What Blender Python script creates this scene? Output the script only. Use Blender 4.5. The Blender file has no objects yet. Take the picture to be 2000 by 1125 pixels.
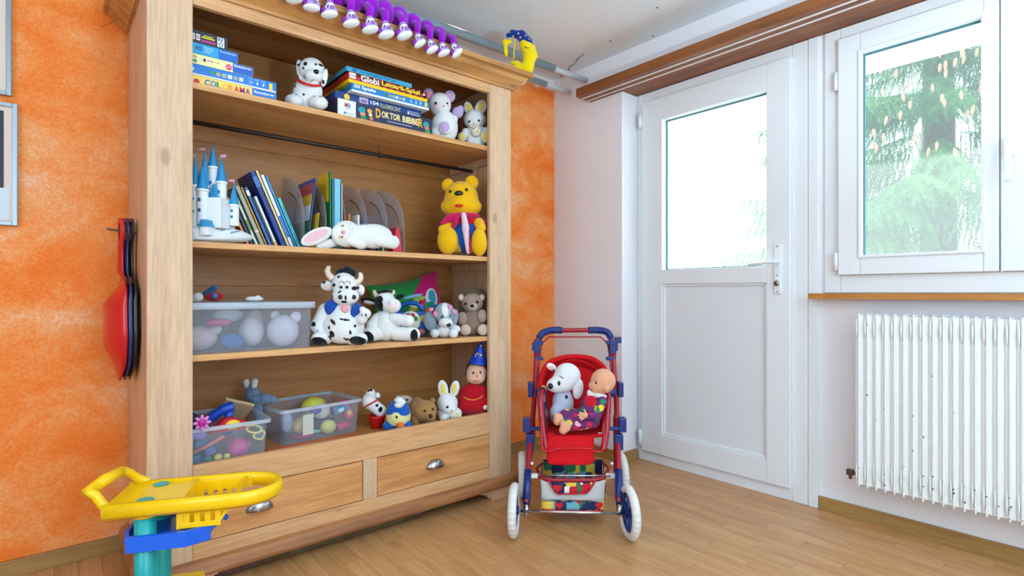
import bpy, bmesh, math, random
import numpy as np
from mathutils import Vector, Matrix
random.seed(7); np.random.seed(7)
SC = bpy.context.scene
COL = SC.collection
PI = math.pi
# ------------------------------------------------------------------ camera
F = 1072.0                      # focal length in pixels of the 2000 px wide frame
TH = math.radians(40.3)         # yaw of the camera
HY = 572.0                      # pixel row of the horizon
SA, CA = math.sin(TH), math.cos(TH)
cam_d = bpy.data.cameras.new('camera'); cam = bpy.data.objects.new('camera', cam_d); COL.objects.link(cam)
cam.location = (0, 0, 1.0); cam.rotation_euler = (PI/2, 0, -TH)
cam_d.sensor_width = 36; cam_d.lens = F/2000*36; cam_d.shift_y = (HY-562.5)/2000
cam_d.clip_start = .02; cam_d.clip_end = 200
SC.camera = cam
# ------------------------------------------------------------------ light
SC.view_settings.view_transform = 'Standard'; SC.view_settings.look = 'None'
SC.view_settings.gamma = 1; SC.view_settings.use_curve_mapping = False
SC.view_settings.exposure = -0.1
w = bpy.data.worlds.new('sky'); SC.world = w; w.use_nodes = True
w.node_tree.nodes['Background'].inputs[0].default_value = (.78, .93, 1, 1)
w.node_tree.nodes['Background'].inputs[1].default_value = 3.6
sun_d = bpy.data.lights.new('sun', 'SUN'); sun_d.energy = 13; sun_d.angle = .01; sun_d.color = (1, .96, .9)
sun = bpy.data.objects.new('sun', sun_d); COL.objects.link(sun)
sun.rotation_euler = Vector((1, 1.4, .9)).to_track_quat('Z', 'Y').to_euler(); sun.location = (6, 9, 8)
def area(name, loc, direction, sx, sy, energy, color=(1, 1, 1)):
    a = bpy.data.lights.new(name, 'AREA'); a.shape = 'RECTANGLE'; a.size = sx; a.size_y = sy; a.energy = energy; a.color = color
    o = bpy.data.objects.new(name, a); COL.objects.link(o); o.location = loc
    o.rotation_euler = Vector(direction).to_track_quat('-Z', 'Y').to_euler()
    return o
# added fill lights, shining in through openings in the two unseen walls
area('added_fill_rear', (.55, -2.34, 1.5), (0, 1, 0), 1.7, 1.3, 28, (.64, .87, 1))
area('added_fill_side', (-1.74, .2, 1.5), (1, .0, 0), 1.5, 1.2, 14, (.64, .87, 1))

# ------------------------------------------------------------------ helpers
def lin(c):
    c = c/255.0
    return c/12.92 if c <= .04045 else ((c+.055)/1.055)**2.4
def rgb(r, g, b): return (lin(r), lin(g), lin(b), 1)
MATS = {}
def newmat(name):
    m = bpy.data.materials.new(name); m.use_nodes = True
    return m, m.node_tree.nodes, m.node_tree.links, m.node_tree.nodes['Principled BSDF']
def cm(r, g, b, rough=.5, metal=0, spec=.5, bump=0, bscale=200, sheen=0, name=None):
    key = (r, g, b, rough, metal, spec, bump, bscale, sheen)
    if key in MATS: return MATS[key]
    m, N, L, P = newmat(name or 'paint_%d_%d_%d' % (r, g, b))
    P.inputs['Base Color'].default_value = rgb(r, g, b); P.inputs['Roughness'].default_value = rough
    P.inputs['Metallic'].default_value = metal; P.inputs['Specular IOR Level'].default_value = spec
    P.inputs['Sheen Weight'].default_value = sheen
    if bump:
        tc = N.new('ShaderNodeTexCoord'); nz = N.new('ShaderNodeTexNoise'); nz.inputs['Scale'].default_value = bscale
        nz.inputs['Detail'].default_value = 4
        b = N.new('ShaderNodeBump'); b.inputs['Strength'].default_value = bump; b.inputs['Distance'].default_value = .004
        L.new(tc.outputs['Object'], nz.inputs['Vector']); L.new(nz.outputs['Fac'], b.inputs['Height']); L.new(b.outputs[0], P.inputs['Normal'])
    MATS[key] = m
    return m
def ramp(N, stops, interp='LINEAR'):
    r = N.new('ShaderNodeValToRGB'); r.color_ramp.interpolation = interp
    els = r.color_ramp.elements
    while len(els) < len(stops): els.new(.5)
    for e, (p, c) in zip(els, stops): e.position = p; e.color = c
    return r
def wood(name, light, dark, axis, scale=1.0, knots=.5, rough=.45, rand=0.0):
    m, N, L, P = newmat(name)
    tc = N.new('ShaderNodeTexCoord'); mp = N.new('ShaderNodeMapping')
    s = [14*scale]*3; s[axis] = 1.1*scale; mp.inputs['Scale'].default_value = s
    vec = tc.outputs['Object']
    oi = N.new('ShaderNodeObjectInfo')
    add = N.new('ShaderNodeVectorMath'); add.operation = 'ADD'
    mul = N.new('ShaderNodeMath'); mul.operation = 'MULTIPLY'; mul.inputs[1].default_value = 37
    L.new(oi.outputs['Random'], mul.inputs[0]); L.new(vec, add.inputs[0]); L.new(mul.outputs[0], add.inputs[1])
    L.new(add.outputs[0], mp.inputs['Vector'])
    n1 = N.new('ShaderNodeTexNoise'); n1.inputs['Scale'].default_value = 1.6; n1.inputs['Detail'].default_value = 6; n1.inputs['Distortion'].default_value = .6
    L.new(mp.outputs[0], n1.inputs['Vector'])
    n2 = N.new('ShaderNodeTexNoise'); n2.inputs['Scale'].default_value = 9; n2.inputs['Detail'].default_value = 3
    L.new(mp.outputs[0], n2.inputs['Vector'])
    mid = tuple((a*.6+b*.4) for a, b in zip(light, dark))
    r1 = ramp(N, [(.32, dark), (.47, mid), (.62, light)])
    L.new(n1.outputs['Fac'], r1.inputs[0])
    r2 = ramp(N, [(.35, (.8, .8, .8, 1)), (.6, (1, 1, 1, 1))]); L.new(n2.outputs['Fac'], r2.inputs[0])
    mx = N.new('ShaderNodeMixRGB'); mx.blend_type = 'MULTIPLY'; mx.inputs[0].default_value = .8
    L.new(r1.outputs[0], mx.inputs[1]); L.new(r2.outputs[0], mx.inputs[2])
    last = mx.outputs[0]
    if knots:
        vm = N.new('ShaderNodeMapping'); ks = [5.5]*3; ks[axis] = 2.6; vm.inputs['Scale'].default_value = ks
        L.new(add.outputs[0], vm.inputs['Vector'])
        vo = N.new('ShaderNodeTexVoronoi'); vo.inputs['Scale'].default_value = 1.0; L.new(vm.outputs[0], vo.inputs['Vector'])
        rk = ramp(N, [(.05, (1, 1, 1, 1)), (.10, (0, 0, 0, 1))]); L.new(vo.outputs['Distance'], rk.inputs[0])
        mk = N.new('ShaderNodeMixRGB'); mk.blend_type = 'MIX'; mk.inputs[2].default_value = tuple(c*.35 for c in dark[:3])+(1,)
        ml = N.new('ShaderNodeMath'); ml.operation = 'MULTIPLY'; ml.inputs[1].default_value = knots
        L.new(rk.outputs[0], ml.inputs[0]); L.new(ml.outputs[0], mk.inputs[0]); L.new(last, mk.inputs[1]); last = mk.outputs[0]
    if rand:
        hs = N.new('ShaderNodeHueSaturation'); mr = N.new('ShaderNodeMapRange')
        mr.inputs['To Min'].default_value = 1-rand; mr.inputs['To Max'].default_value = 1+rand
        L.new(oi.outputs['Random'], mr.inputs['Value']); L.new(mr.outputs[0], hs.inputs['Value']); L.new(last, hs.inputs['Color']); last = hs.outputs[0]
    L.new(last, P.inputs['Base Color']); P.inputs['Roughness'].default_value = rough
    b = N.new('ShaderNodeBump'); b.inputs['Strength'].default_value = .12; b.inputs['Distance'].default_value = .002
    L.new(n1.outputs['Fac'], b.inputs['Height']); L.new(b.outputs[0], P.inputs['Normal'])
    return m

MW = {}                         # world matrix of every root, to build parts in world coordinates
def setp(o, label=None, cat=None, group=None, kind=None):
    if label: o['label'] = label
    if cat: o['category'] = cat
    if group: o['group'] = group
    if kind: o['kind'] = kind
    return o
def thing(name, label, cat, loc, rotz=0, group=None, kind=None):
    o = bpy.data.objects.new(name, None); COL.objects.link(o); o.empty_display_size = .05
    o.location = loc; o.rotation_euler = (0, 0, rotz)
    MW[o.name] = Matrix.Translation(Vector(loc)) @ Matrix.Rotation(rotz, 4, 'Z')
    return setp(o, label, cat, group, kind)
def put(name, bm, mat, parent=None, world=True, smooth=False, label=None):
    """link a bmesh as one mesh object; world coordinates are brought into the parent's frame"""
    me = bpy.data.meshes.new(name)
    if parent is not None:
        M = MW[parent.name]
        if world: bm.transform(M.inverted())
    bmesh.ops.recalc_face_normals(bm, faces=bm.faces)
    bm.to_mesh(me); bm.free()
    if smooth:
        for p in me.polygons: p.use_smooth = True
    if mat is not None: me.materials.append(mat)
    o = bpy.data.objects.new(name, me); COL.objects.link(o)
    if parent is not None:
        o.parent = parent; MW[o.name] = MW[parent.name]
    else: MW[o.name] = Matrix.Identity(4)
    if label: o['label'] = label
    return o
def BM(): return bmesh.new()
def bbox(bm, x0, x1, y0, y1, z0, z1, bev=0, M=None):
    r = bmesh.ops.create_cube(bm, size=1)
    vs = r['verts']
    for v in vs:
        v.co = Vector(((x0+x1)/2+v.co.x*(x1-x0), (y0+y1)/2+v.co.y*(y1-y0), (z0+z1)/2+v.co.z*(z1-z0)))
    if bev:
        es = list({e for v in vs for e in v.link_edges})
        rr = bmesh.ops.bevel(bm, geom=es, offset=bev, segments=2, affect='EDGES', profile=.6)
        vs = list({v for f in rr['faces'] for v in f.verts} | {v for v in vs if v.is_valid})
    if M is not None:
        for v in vs: v.co = M @ v.co
    return bm
def box(name, x0, x1, y0, y1, z0, z1, mat, parent=None, bev=.002, label=None, M=None):
    return put(name, bbox(BM(), x0, x1, y0, y1, z0, z1, bev, M), mat, parent, label=label)
def btube(bm, pts, r, seg=10, closed=False, caps=True):
    """sweep a circle (radius r, or a list of radii) along points"""
    pts = [Vector(p) for p in pts]; n = len(pts)
    rs = r if isinstance(r, (list, tuple)) else [r]*n
    rings = []
    up = None
    for i, p in enumerate(pts):
        a = pts[i-1] if (i > 0 or closed) else p
        b = pts[(i+1) % n] if (i < n-1 or closed) else p
        t = (b-a).normalized()
        if up is None:
            up = Vector((0, 0, 1)) if abs(t.z) < .9 else Vector((1, 0, 0))
        u = (up - t*up.dot(t)).normalized(); v = t.cross(u); up = u
        rings.append([bm.verts.new(p + (u*math.cos(2*PI*k/seg)+v*math.sin(2*PI*k/seg))*rs[i]) for k in range(seg)])
    m = n if closed else n-1
    for i in range(m):
        A, B = rings[i], rings[(i+1) % n]
        for k in range(seg): bm.faces.new((A[k], A[(k+1) % seg], B[(k+1) % seg], B[k]))
    if not closed and caps:
        bm.faces.new(rings[0][::-1]); bm.faces.new(rings[-1])
    return bm
def smoothpath(pts, n=6):
    """Catmull-Rom through the points"""
    P = [Vector(p) for p in pts]; out = []
    for i in range(len(P)-1):
        p0, p1, p2, p3 = P[max(i-1, 0)], P[i], P[i+1], P[min(i+2, len(P)-1)]
        for k in range(n):
            t = k/n
            out.append(.5*((2*p1)+(p2-p0)*t+(2*p0-5*p1+4*p2-p3)*t*t+(3*p1-p0-3*p2+p3)*t**3))
    return out+[P[-1]]
def tube(name, pts, r, mat, parent=None, seg=10, closed=False, label=None):
    return put(name, btube(BM(), pts, r, seg, closed), mat, parent, smooth=True, label=label)
def blathe(bm, prof, c=(0, 0, 0), seg=20, M=None):
    """prof: list of (r, z); revolve around z through c"""
    rings = []
    for r, z in prof:
        ring = []
        for k in range(seg):
            p = Vector((c[0]+max(r, 1e-4)*math.cos(2*PI*k/seg), c[1]+max(r, 1e-4)*math.sin(2*PI*k/seg), c[2]+z))
            ring.append(bm.verts.new(M @ p if M is not None else p))
        rings.append(ring)
    for A, B in zip(rings[:-1], rings[1:]):
        for k in range(seg): bm.faces.new((A[k], A[(k+1) % seg], B[(k+1) % seg], B[k]))
    bm.faces.new(rings[0][::-1]); bm.faces.new(rings[-1])
    return bm
def bprism(bm, poly, axis, a, b, M=None):
    """extrude a 2D polygon; axis 'x': poly=(y,z), 'y': poly=(x,z), 'z': poly=(x,y)"""
    def mk(p, t):
        q = {'x': (t, p[0], p[1]), 'y': (p[0], t, p[1]), 'z': (p[0], p[1], t)}[axis]
        q = Vector(q)
        return bm.verts.new(M @ q if M is not None else q)
    A = [mk(p, a) for p in poly]; B = [mk(p, b) for p in poly]
    bm.faces.new(A); bm.faces.new(B[::-1]); n = len(poly)
    for i in range(n): bm.faces.new((A[i], B[i], B[(i+1) % n], A[(i+1) % n]))
    return bm
def bsphere(bm, c, r, sc=(1, 1, 1), seg=14, M=None):
    m = Matrix.Translation(Vector(c)) @ (M if M is not None else Matrix.Identity(4)) @ Matrix.Diagonal((r*sc[0], r*sc[1], r*sc[2], 1))
    bmesh.ops.create_uvsphere(bm, u_segments=seg, v_segments=max(8, seg*2//3), radius=1, matrix=m)
    return bm
def Xat(px, Y):
    k = (px-1000)/F
    return Y*(SA*1.0+CA*k)/(CA-SA*k)
def dep(X, Y): return SA*X+CA*Y
def wpt(px, py, d):
    """world point on the ray of a pixel at camera depth d"""
    l = (px-1000)/F*d
    return Vector((SA*d+CA*l, CA*d-SA*l, 1+(HY-py)/F*d))
def text(body, mat, parent, x0, x1, z0, z1, Y, fit='both', thick=.0006, italic=0, M=None, bold=.0, name='lettering'):
    """flat lettering standing in the X-Z plane at Y (facing -Y), fitted to the rectangle"""
    cu = bpy.data.curves.new('t', 'FONT'); cu.body = body; cu.size = 1; cu.shear = italic; cu.offset = bold; cu.resolution_u = 3
    ob = bpy.data.objects.new('t', cu); me = ob.to_mesh()
    bm = BM(); bm.from_mesh(me); ob.to_mesh_clear(); bpy.data.objects.remove(ob)
    xs = [v.co.x for v in bm.verts]; ys = [v.co.y for v in bm.verts]
    a0, a1, b0, b1 = min(xs), max(xs), min(ys), max(ys)
    sx = (x1-x0)/(a1-a0); sy = (z1-z0)/(b1-b0)
    if fit == 'keep': sx = sy = min(sx, sy)
    for v in bm.verts:
        q = Vector((x0+(v.co.x-a0)*sx, Y, z0+(v.co.y-b0)*sy))
        v.co = M @ q if M is not None else q
    me2 = bpy.data.meshes.new(name); bm.to_mesh(me2); bm.free(); me2.materials.append(mat)
    o = bpy.data.objects.new(name, me2); COL.objects.link(o)
    if parent is not None:
        o.parent = parent; me2.transform(MW[parent.name].inverted()); MW[o.name] = MW[parent.name]
    return o

# ------------------------------------------------------------------ soft toys: smooth unions of ellipsoids and tapered limbs
def plush_mat():
    m, N, L, P = newmat('plush')
    at = N.new('ShaderNodeAttribute'); at.attribute_name = 'Col'
    tc = N.new('ShaderNodeTexCoord'); nz = N.new('ShaderNodeTexNoise'); nz.inputs['Scale'].default_value = 420; nz.inputs['Detail'].default_value = 3
    L.new(tc.outputs['Object'], nz.inputs['Vector'])
    r = ramp(N, [(.3, (.78, .78, .78, 1)), (.65, (1, 1, 1, 1))]); L.new(nz.outputs['Fac'], r.inputs[0])
    mx = N.new('ShaderNodeMixRGB'); mx.blend_type = 'MULTIPLY'; mx.inputs[0].default_value = .45
    L.new(at.outputs['Color'], mx.inputs[1]); L.new(r.outputs[0], mx.inputs[2]); L.new(mx.outputs[0], P.inputs['Base Color'])
    b = N.new('ShaderNodeBump'); b.inputs['Strength'].default_value = .55; b.inputs['Distance'].default_value = .003
    L.new(nz.outputs['Fac'], b.inputs['Height']); L.new(b.outputs[0], P.inputs['Normal'])
    P.inputs['Roughness'].default_value = .95; P.inputs['Sheen Weight'].default_value = .25; P.inputs['Specular IOR Level'].default_value = .1
    return m
PLUSH = plush_mat()
def E(px, py, dy, rx, ry, rd=None, rot=0): return ('e', px, dy, -py, rx, rd if rd else (rx+ry)/2, ry, math.radians(rot))
def K(p1, y1, d1, r1, p2, y2, d2, r2): return ('k', np.array((p1, d1, -y1), float), r1, np.array((p2, d2, -y2), float), r2)
def sdf(prims, X, Y, Z, k):
    D = None
    for p in prims:
        if p[0] == 'e':
            _, cx, cy, cz, rx, ry, rz, a = p
            x, y, z = X-cx, Y-cy, Z-cz
            if a:
                c, s = math.cos(a), math.sin(a); x, z = c*x+s*z, -s*x+c*z
            k0 = np.sqrt((x/rx)**2+(y/ry)**2+(z/rz)**2); k1 = np.sqrt((x/rx**2)**2+(y/ry**2)**2+(z/rz**2)**2)+1e-9
            d = np.where(k0 < 1e-6, -min(rx, ry, rz), k0*(k0-1)/k1)
        else:
            _, A, r1, B, r2 = p
            ab = B-A; t = np.clip(((X-A[0])*ab[0]+(Y-A[1])*ab[1]+(Z-A[2])*ab[2])/max(ab@ab, 1e-9), 0, 1)
            d = np.sqrt((X-A[0]-t*ab[0])**2+(Y-A[1]-t*ab[1])**2+(Z-A[2]-t*ab[2])**2)-(r1+(r2-r1)*t)
        if D is None: D = d
        else:
            h = np.clip(.5+.5*(D-d)/k, 0, 1); D = D*(1-h)+d*h-k*h*(1-h)
    return D
def bounds(prims, pad):
    lo = np.full(3, 1e9); hi = -lo
    for p in prims:
        if p[0] == 'e':
            c = np.array(p[1:4]); r = np.array((max(p[4], p[6]) if p[7] else p[4], p[5], max(p[4], p[6]) if p[7] else p[6]))
            lo = np.minimum(lo, c-r); hi = np.maximum(hi, c+r)
        else:
            for c, r in ((p[1], p[2]), (p[3], p[4])): lo = np.minimum(lo, c-r); hi = np.maximum(hi, c+r)
    return lo-pad, hi+pad
def surface_net(prims, k, cell):
    lo, hi = bounds(prims, cell*2.5)
    n = np.maximum(np.ceil((hi-lo)/cell).astype(int)+1, 4)
    ax = [lo[i]+cell*np.arange(n[i]) for i in range(3)]
    G = np.meshgrid(*ax, indexing='ij'); D = sdf(prims, *G, k)
    S = D < 0
    nc = n-1
    acc = np.zeros(tuple(nc)+(3,)); cnt = np.zeros(tuple(nc))
    def sl(o): return tuple(slice(o[i], o[i]+nc[i]) for i in range(3))
    offs = [(a, b, c) for a in (0, 1) for b in (0, 1) for c in (0, 1)]
    for o in offs:
        for axis in range(3):
            if o[axis]: continue
            o2 = list(o); o2[axis] = 1
            d0, d1 = D[sl(o)], D[sl(o2)]
            cr = (d0 < 0) != (d1 < 0)
            t = np.where(cr, d0/(d0-d1+1e-12), 0)
            base = np.array(o, float)
            for q in range(3):
                acc[..., q] += np.where(cr, base[q]+(t if q == axis else 0), 0)
            cnt += cr
    act = cnt > 0
    idx = -np.ones(tuple(nc), int); ii = np.argwhere(act); idx[act] = np.arange(len(ii))
    V = lo + cell*(ii + acc[act]/cnt[act][:, None])
    faces = []
    for axis in range(3):
        o2 = [0, 0, 0]; o2[axis] = 1
        b, c = (axis+1) % 3, (axis+2) % 3
        s0 = [slice(0, n[i]) for i in range(3)]; s1 = list(s0)
        s0[axis] = slice(0, n[axis]-1); s1[axis] = slice(1, n[axis])
        ed = S[tuple(s0)] != S[tuple(s1)]
        ins = S[tuple(s0)]
        e = np.argwhere(ed)
        e = e[(e[:, b] > 0) & (e[:, c] > 0) & (e[:, b] < n[b]-1) & (e[:, c] < n[c]-1)]
        fl = ins[tuple(e.T)]
        def cellidx(db, dc):
            q = e.copy(); q[:, b] += db; q[:, c] += dc
            return idx[tuple(q.T)]
        a0, a1, a2, a3 = cellidx(-1, -1), cellidx(0, -1), cellidx(0, 0), cellidx(-1, 0)
        f = np.stack([a0, a1, a2, a3], 1); f[~fl] = f[~fl][:, ::-1]
        faces.append(f)
    return V, np.concatenate(faces)
ALLTOYS = []
class Toy:
    """a thing modelled in the pixel scale of its own depth: x right, y away, z up, standing at (Xat(px,Y), Y, z)"""
    def __init__(s, name, label, cat, px, Y, z, group=None, pos=None, plane=False):
        if pos is None: X = Xat(px, Y)
        else: X, Y = pos
        d = dep(X, Y); s.s = d/F; s.px = px; s.py = HY-F*(z-1)/d; s.z = z
        s.root = thing(name, label, cat, (X, Y, z), -TH, group); s.sd = {}; s.low = 1e9; s.plane = plane; s.Y = Y; s.d0 = d; s.l0 = (px-1000)*s.s
        ALLTOYS.append(s)
    def L(s, px, py, dy=0): return Vector(s.map(np.array([[px, dy, -py]], float))[0])
    def map(s, V):
        co = np.empty_like(V)
        if s.plane:             # wide things follow the shelf: image position on the plane Y, then the offset in depth
            k = (V[:, 0]-1000)/F; d = s.Y/(CA-SA*k)
            co[:, 0] = k*d-s.l0; co[:, 1] = d-s.d0+V[:, 1]*s.s; co[:, 2] = 1+(HY+V[:, 2])/F*d-s.z
        else: co[:, 0] = (V[:, 0]-s.px)*s.s; co[:, 1] = V[:, 1]*s.s; co[:, 2] = (s.py+V[:, 2])*s.s
        return co
    def blob(s, name, prims, col, paint=(), k=4, parent=None, mat=None, cell=None, label=None):
        lo, hi = bounds(prims, 0)
        cell = cell or max(.9, float((hi-lo).max())/46)
        V, Fq = surface_net(prims, k, cell)
        me = bpy.data.meshes.new(name)
        co = s.map(V)
        s.low = min(s.low, co[:, 2].min())
        me.from_pydata(co.tolist(), [], Fq.tolist())
        me.polygons.foreach_set('use_smooth', [True]*len(me.polygons))
        if mat is None:
            C = np.tile(np.array(rgb(*col)), (len(V), 1))
            # normals from the field, to paint only the side that faces the viewer side
            e = cell*.5
            ny = sdf(prims, V[:, 0], V[:, 1]+e, V[:, 2], k)-sdf(prims, V[:, 0], V[:, 1]-e, V[:, 2], k)
            for q in paint:
                px, py, rx, ry, c = q[:5]; rot = math.radians(q[5]) if len(q) > 5 else 0
                x = V[:, 0]-px; z = V[:, 2]+py
                xr = math.cos(rot)*x+math.sin(rot)*z; zr = -math.sin(rot)*x+math.cos(rot)*z
                hit = ((xr/rx)**2+(zr/ry)**2 < 1) & (ny < .35*e)
                C[hit] = rgb(*c)
            at = me.color_attributes.new('Col', 'FLOAT_COLOR', 'POINT')
            at.data.foreach_set('color', C.ravel())
        me.materials.append(mat or PLUSH)
        o = bpy.data.objects.new(name, me); COL.objects.link(o); o.parent = parent or s.root; MW[o.name] = MW[s.root.name]
        s.sd[name] = (prims, k)
        if label: o['label'] = label
        return o
    def surf(s, name, px, py):
        prims, k = s.sd[name]; t = np.arange(-140, 140, .5)
        d = sdf(prims, np.full_like(t, px), t, np.full_like(t, -py), k); h = np.argwhere(d < 0)
        return t[h[0, 0]] if len(h) else 0
    def ball(s, name, px, py, r, mat, on=None, dy=0, sc=(1, 1, 1), parent=None, sink=.5, rot=0):
        if on: dy = s.surf(on, px, py)+r*sc[1]*(sink-.5)
        bm = bsphere(BM(), s.L(px, py, dy), r*s.s, sc, 14, Matrix.Rotation(math.radians(-rot), 4, 'Y'))
        s.low = min(s.low, min(v.co.z for v in bm.verts))
        return put(name, bm, mat, parent or s.root, world=False, smooth=True)
    def tube(s, name, pts, r, mat, parent=None, seg=8, closed=False):
        rs = [q*s.s for q in r] if isinstance(r, (list, tuple)) else r*s.s
        return put(name, btube(BM(), [s.L(*p) for p in pts], rs, seg, closed), mat, parent or s.root, world=False, smooth=True)
    def line(s, name, on, pts, r, mat, parent=None):
        """a stitched line lying on a surface"""
        return s.tube(name, [(x, y, s.surf(on, x, y)) for x, y in pts], r, mat, parent, 6)
    def settle(s):
        if s.low < 1e8: s.root.location.z = s.z - s.low + .0003
BLACK = cm(18, 17, 20, .35); GLOSS = cm(12, 11, 13, .12); WHITE = cm(240, 240, 240, .5); PINK = cm(240, 150, 170, .6)

# ------------------------------------------------------------------ materials of the room
def orange_wall():
    m, N, L, P = newmat('orange_sponged_paint')
    tc = N.new('ShaderNodeTexCoord')
    n1 = N.new('ShaderNodeTexNoise'); n1.inputs['Scale'].default_value = 3.2; n1.inputs['Detail'].default_value = 7; n1.inputs['Roughness'].default_value = .62; n1.inputs['Distortion'].default_value = .5
    n2 = N.new('ShaderNodeTexNoise'); n2.inputs['Scale'].default_value = 130; n2.inputs['Detail'].default_value = 3
    mp = N.new('ShaderNodeMapping'); mp.inputs['Scale'].default_value = (1, 1, 1.5); L.new(tc.outputs['Object'], mp.inputs[0])
    L.new(mp.outputs[0], n1.inputs['Vector']); L.new(tc.outputs['Object'], n2.inputs['Vector'])
    ad = N.new('ShaderNodeMath'); ad.operation = 'MULTIPLY_ADD'; ad.inputs[1].default_value = .42
    L.new(n2.outputs['Fac'], ad.inputs[0]); L.new(n1.outputs['Fac'], ad.inputs[2])
    r = ramp(N, [(.50, rgb(246, 116, 26)), (.66, rgb(251, 138, 54)), (.82, rgb(251, 166, 102)), (.96, rgb(248, 200, 166))])
    L.new(ad.outputs[0], r.inputs[0])
    # the paint stops in a ragged edge a little below the ceiling
    sx = N.new('ShaderNodeSeparateXYZ'); L.new(tc.outputs['Object'], sx.inputs[0])
    n3 = N.new('ShaderNodeTexNoise'); n3.inputs['Scale'].default_value = 14; n3.inputs['Detail'].default_value = 5; L.new(tc.outputs['Object'], n3.inputs['Vector'])
    ma = N.new('ShaderNodeMath'); ma.operation = 'MULTIPLY_ADD'; ma.inputs[1].default_value = .09; L.new(n3.outputs['Fac'], ma.inputs[0]); L.new(sx.outputs['Z'], ma.inputs[2])
    rz = ramp(N, [(0, (0, 0, 0, 1)), (1, (1, 1, 1, 1))]); mr = N.new('ShaderNodeMapRange')
    mr.inputs['From Min'].default_value = 2.385; mr.inputs['From Max'].default_value = 2.41; L.new(ma.outputs[0], mr.inputs['Value'])
    mx = N.new('ShaderNodeMixRGB'); mx.inputs[2].default_value = rgb(240, 226, 222); L.new(mr.outputs[0], mx.inputs[0]); L.new(r.outputs[0], mx.inputs[1])
    L.new(mx.outputs[0], P.inputs['Base Color']); P.inputs['Roughness'].default_value = .8
    b = N.new('ShaderNodeBump'); b.inputs['Strength'].default_value = .35; b.inputs['Distance'].default_value = .003; L.new(n2.outputs['Fac'], b.inputs['Height']); L.new(b.outputs[0], P.inputs['Normal'])
    return m
def plaster(name, c, bump=.25, scale=160, blotch=None):
    m, N, L, P = newmat(name)
    tc = N.new('ShaderNodeTexCoord'); n = N.new('ShaderNodeTexNoise'); n.inputs['Scale'].default_value = scale; n.inputs['Detail'].default_value = 4
    L.new(tc.outputs['Object'], n.inputs['Vector'])
    P.inputs['Base Color'].default_value = rgb(*c); P.inputs['Roughness'].default_value = .85
    if blotch:
        n2 = N.new('ShaderNodeTexNoise'); n2.inputs['Scale'].default_value = 2.2; n2.inputs['Detail'].default_value = 5; L.new(tc.outputs['Object'], n2.inputs['Vector'])
        r = ramp(N, [(.42, rgb(*c)), (.7, rgb(*blotch))]); L.new(n2.outputs['Fac'], r.inputs[0]); L.new(r.outputs[0], P.inputs['Base Color'])
    b = N.new('ShaderNodeBump'); b.inputs['Strength'].default_value = bump; b.inputs['Distance'].default_value = .004; L.new(n.outputs['Fac'], b.inputs['Height']); L.new(b.outputs[0], P.inputs['Normal'])
    return m
M_OR = orange_wall(); M_WALL = plaster('white_wall', (240, 238, 244), .25, 150); M_CEIL = plaster('ceiling_plaster', (226, 235, 243), .5, 45, (234, 232, 232))
M_UPVC = cm(236, 239, 244, .3, name='white_plastic_frame'); M_PANEL = cm(230, 232, 238, .4, name='door_panel')
M_PINE = wood('pale_pine_upright', rgb(222, 186, 152), rgb(208, 168, 132), 2, knots=.5)
M_PINEX = wood('pale_pine_rail', rgb(224, 174, 124), rgb(206, 150, 98), 0, knots=.6)
M_SIDE = wood('pine_side', rgb(218, 178, 142), rgb(198, 154, 116), 2, knots=.8)
M_DRAW = wood('pine_drawer', rgb(226, 164, 104), rgb(194, 128, 70), 0, knots=.7)
M_INT = wood('pine_inside', rgb(192, 132, 72), rgb(172, 112, 54), 0, knots=.8, rand=.04)
M_SHELF = wood('pine_shelf', rgb(228, 174, 114), rgb(204, 144, 86), 0, knots=.4)
M_PLIN = wood('dark_pine_moulding', rgb(178, 118, 72), rgb(128, 78, 42), 0, knots=.3)
M_CORN = wood('pine_cornice', rgb(206, 148, 84), rgb(170, 112, 56), 0, knots=.5)
M_BEAM = wood('brown_stained_wood', rgb(150, 88, 42), rgb(112, 60, 26), 1, knots=.2)
M_SILL = wood('orange_varnished_wood', rgb(206, 140, 66), rgb(176, 108, 42), 1, knots=.3)
M_SKIRT = wood('brown_skirting_wood', rgb(176, 136, 78), rgb(150, 112, 60), 0, knots=0)
M_SKIRTY = wood('brown_skirting_wood_y', rgb(176, 136, 78), rgb(150, 112, 60), 1, knots=0)
M_FLOOR = wood('maple_laminate', rgb(208, 156, 104), rgb(190, 134, 82), 1, knots=0, rough=.28, rand=.045, scale=.8)

# ------------------------------------------------------------------ the room
XW, YW, XP, YP, ZC = 2.74, 2.62, 2.59, 2.05, 2.42      # window wall, orange wall, pier face, pier edge, ceiling
X0, Y0 = -1.6, -2.2
fl = setp(box('floor', X0, 2.9, Y0, YW+.1, -.1, -.006, cm(120, 84, 50, .7), bev=0), kind='structure')
rest = BM(); pm = {}
PLW, PLL = .068, .46
row = 0; x = XW
while x > X0:
    x1 = x; x0 = max(x-PLW, X0); off = (row*.37) % 1*PLL
    y = Y0-off
    while y < YW:
        ya, yb = max(y, Y0)+.0005, min(y+PLL, YW)-.0005
        if yb-ya > .01:
            vis = x0 > -.36 and yb > .5 and (SA*x1+CA*yb) > .9
            if vis:
                key = round(yb-ya, 3)
                if key not in pm:
                    b = bbox(BM(), -(PLW/2-.0005), PLW/2-.0005, -key/2, key/2, -.006, 0, 0)
                    me = bpy.data.meshes.new('plank'); b.to_mesh(me); b.free(); me.materials.append(M_FLOOR); pm[key] = me
                o = bpy.data.objects.new('plank', pm[key]); COL.objects.link(o); o.parent = fl; o.location = ((x0+x1)/2, (ya+yb)/2, 0)
            else: bbox(rest, x0+.0005, x1-.0005, ya, yb, -.006, 0)
        y += PLL
    x -= PLW; row += 1
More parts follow.
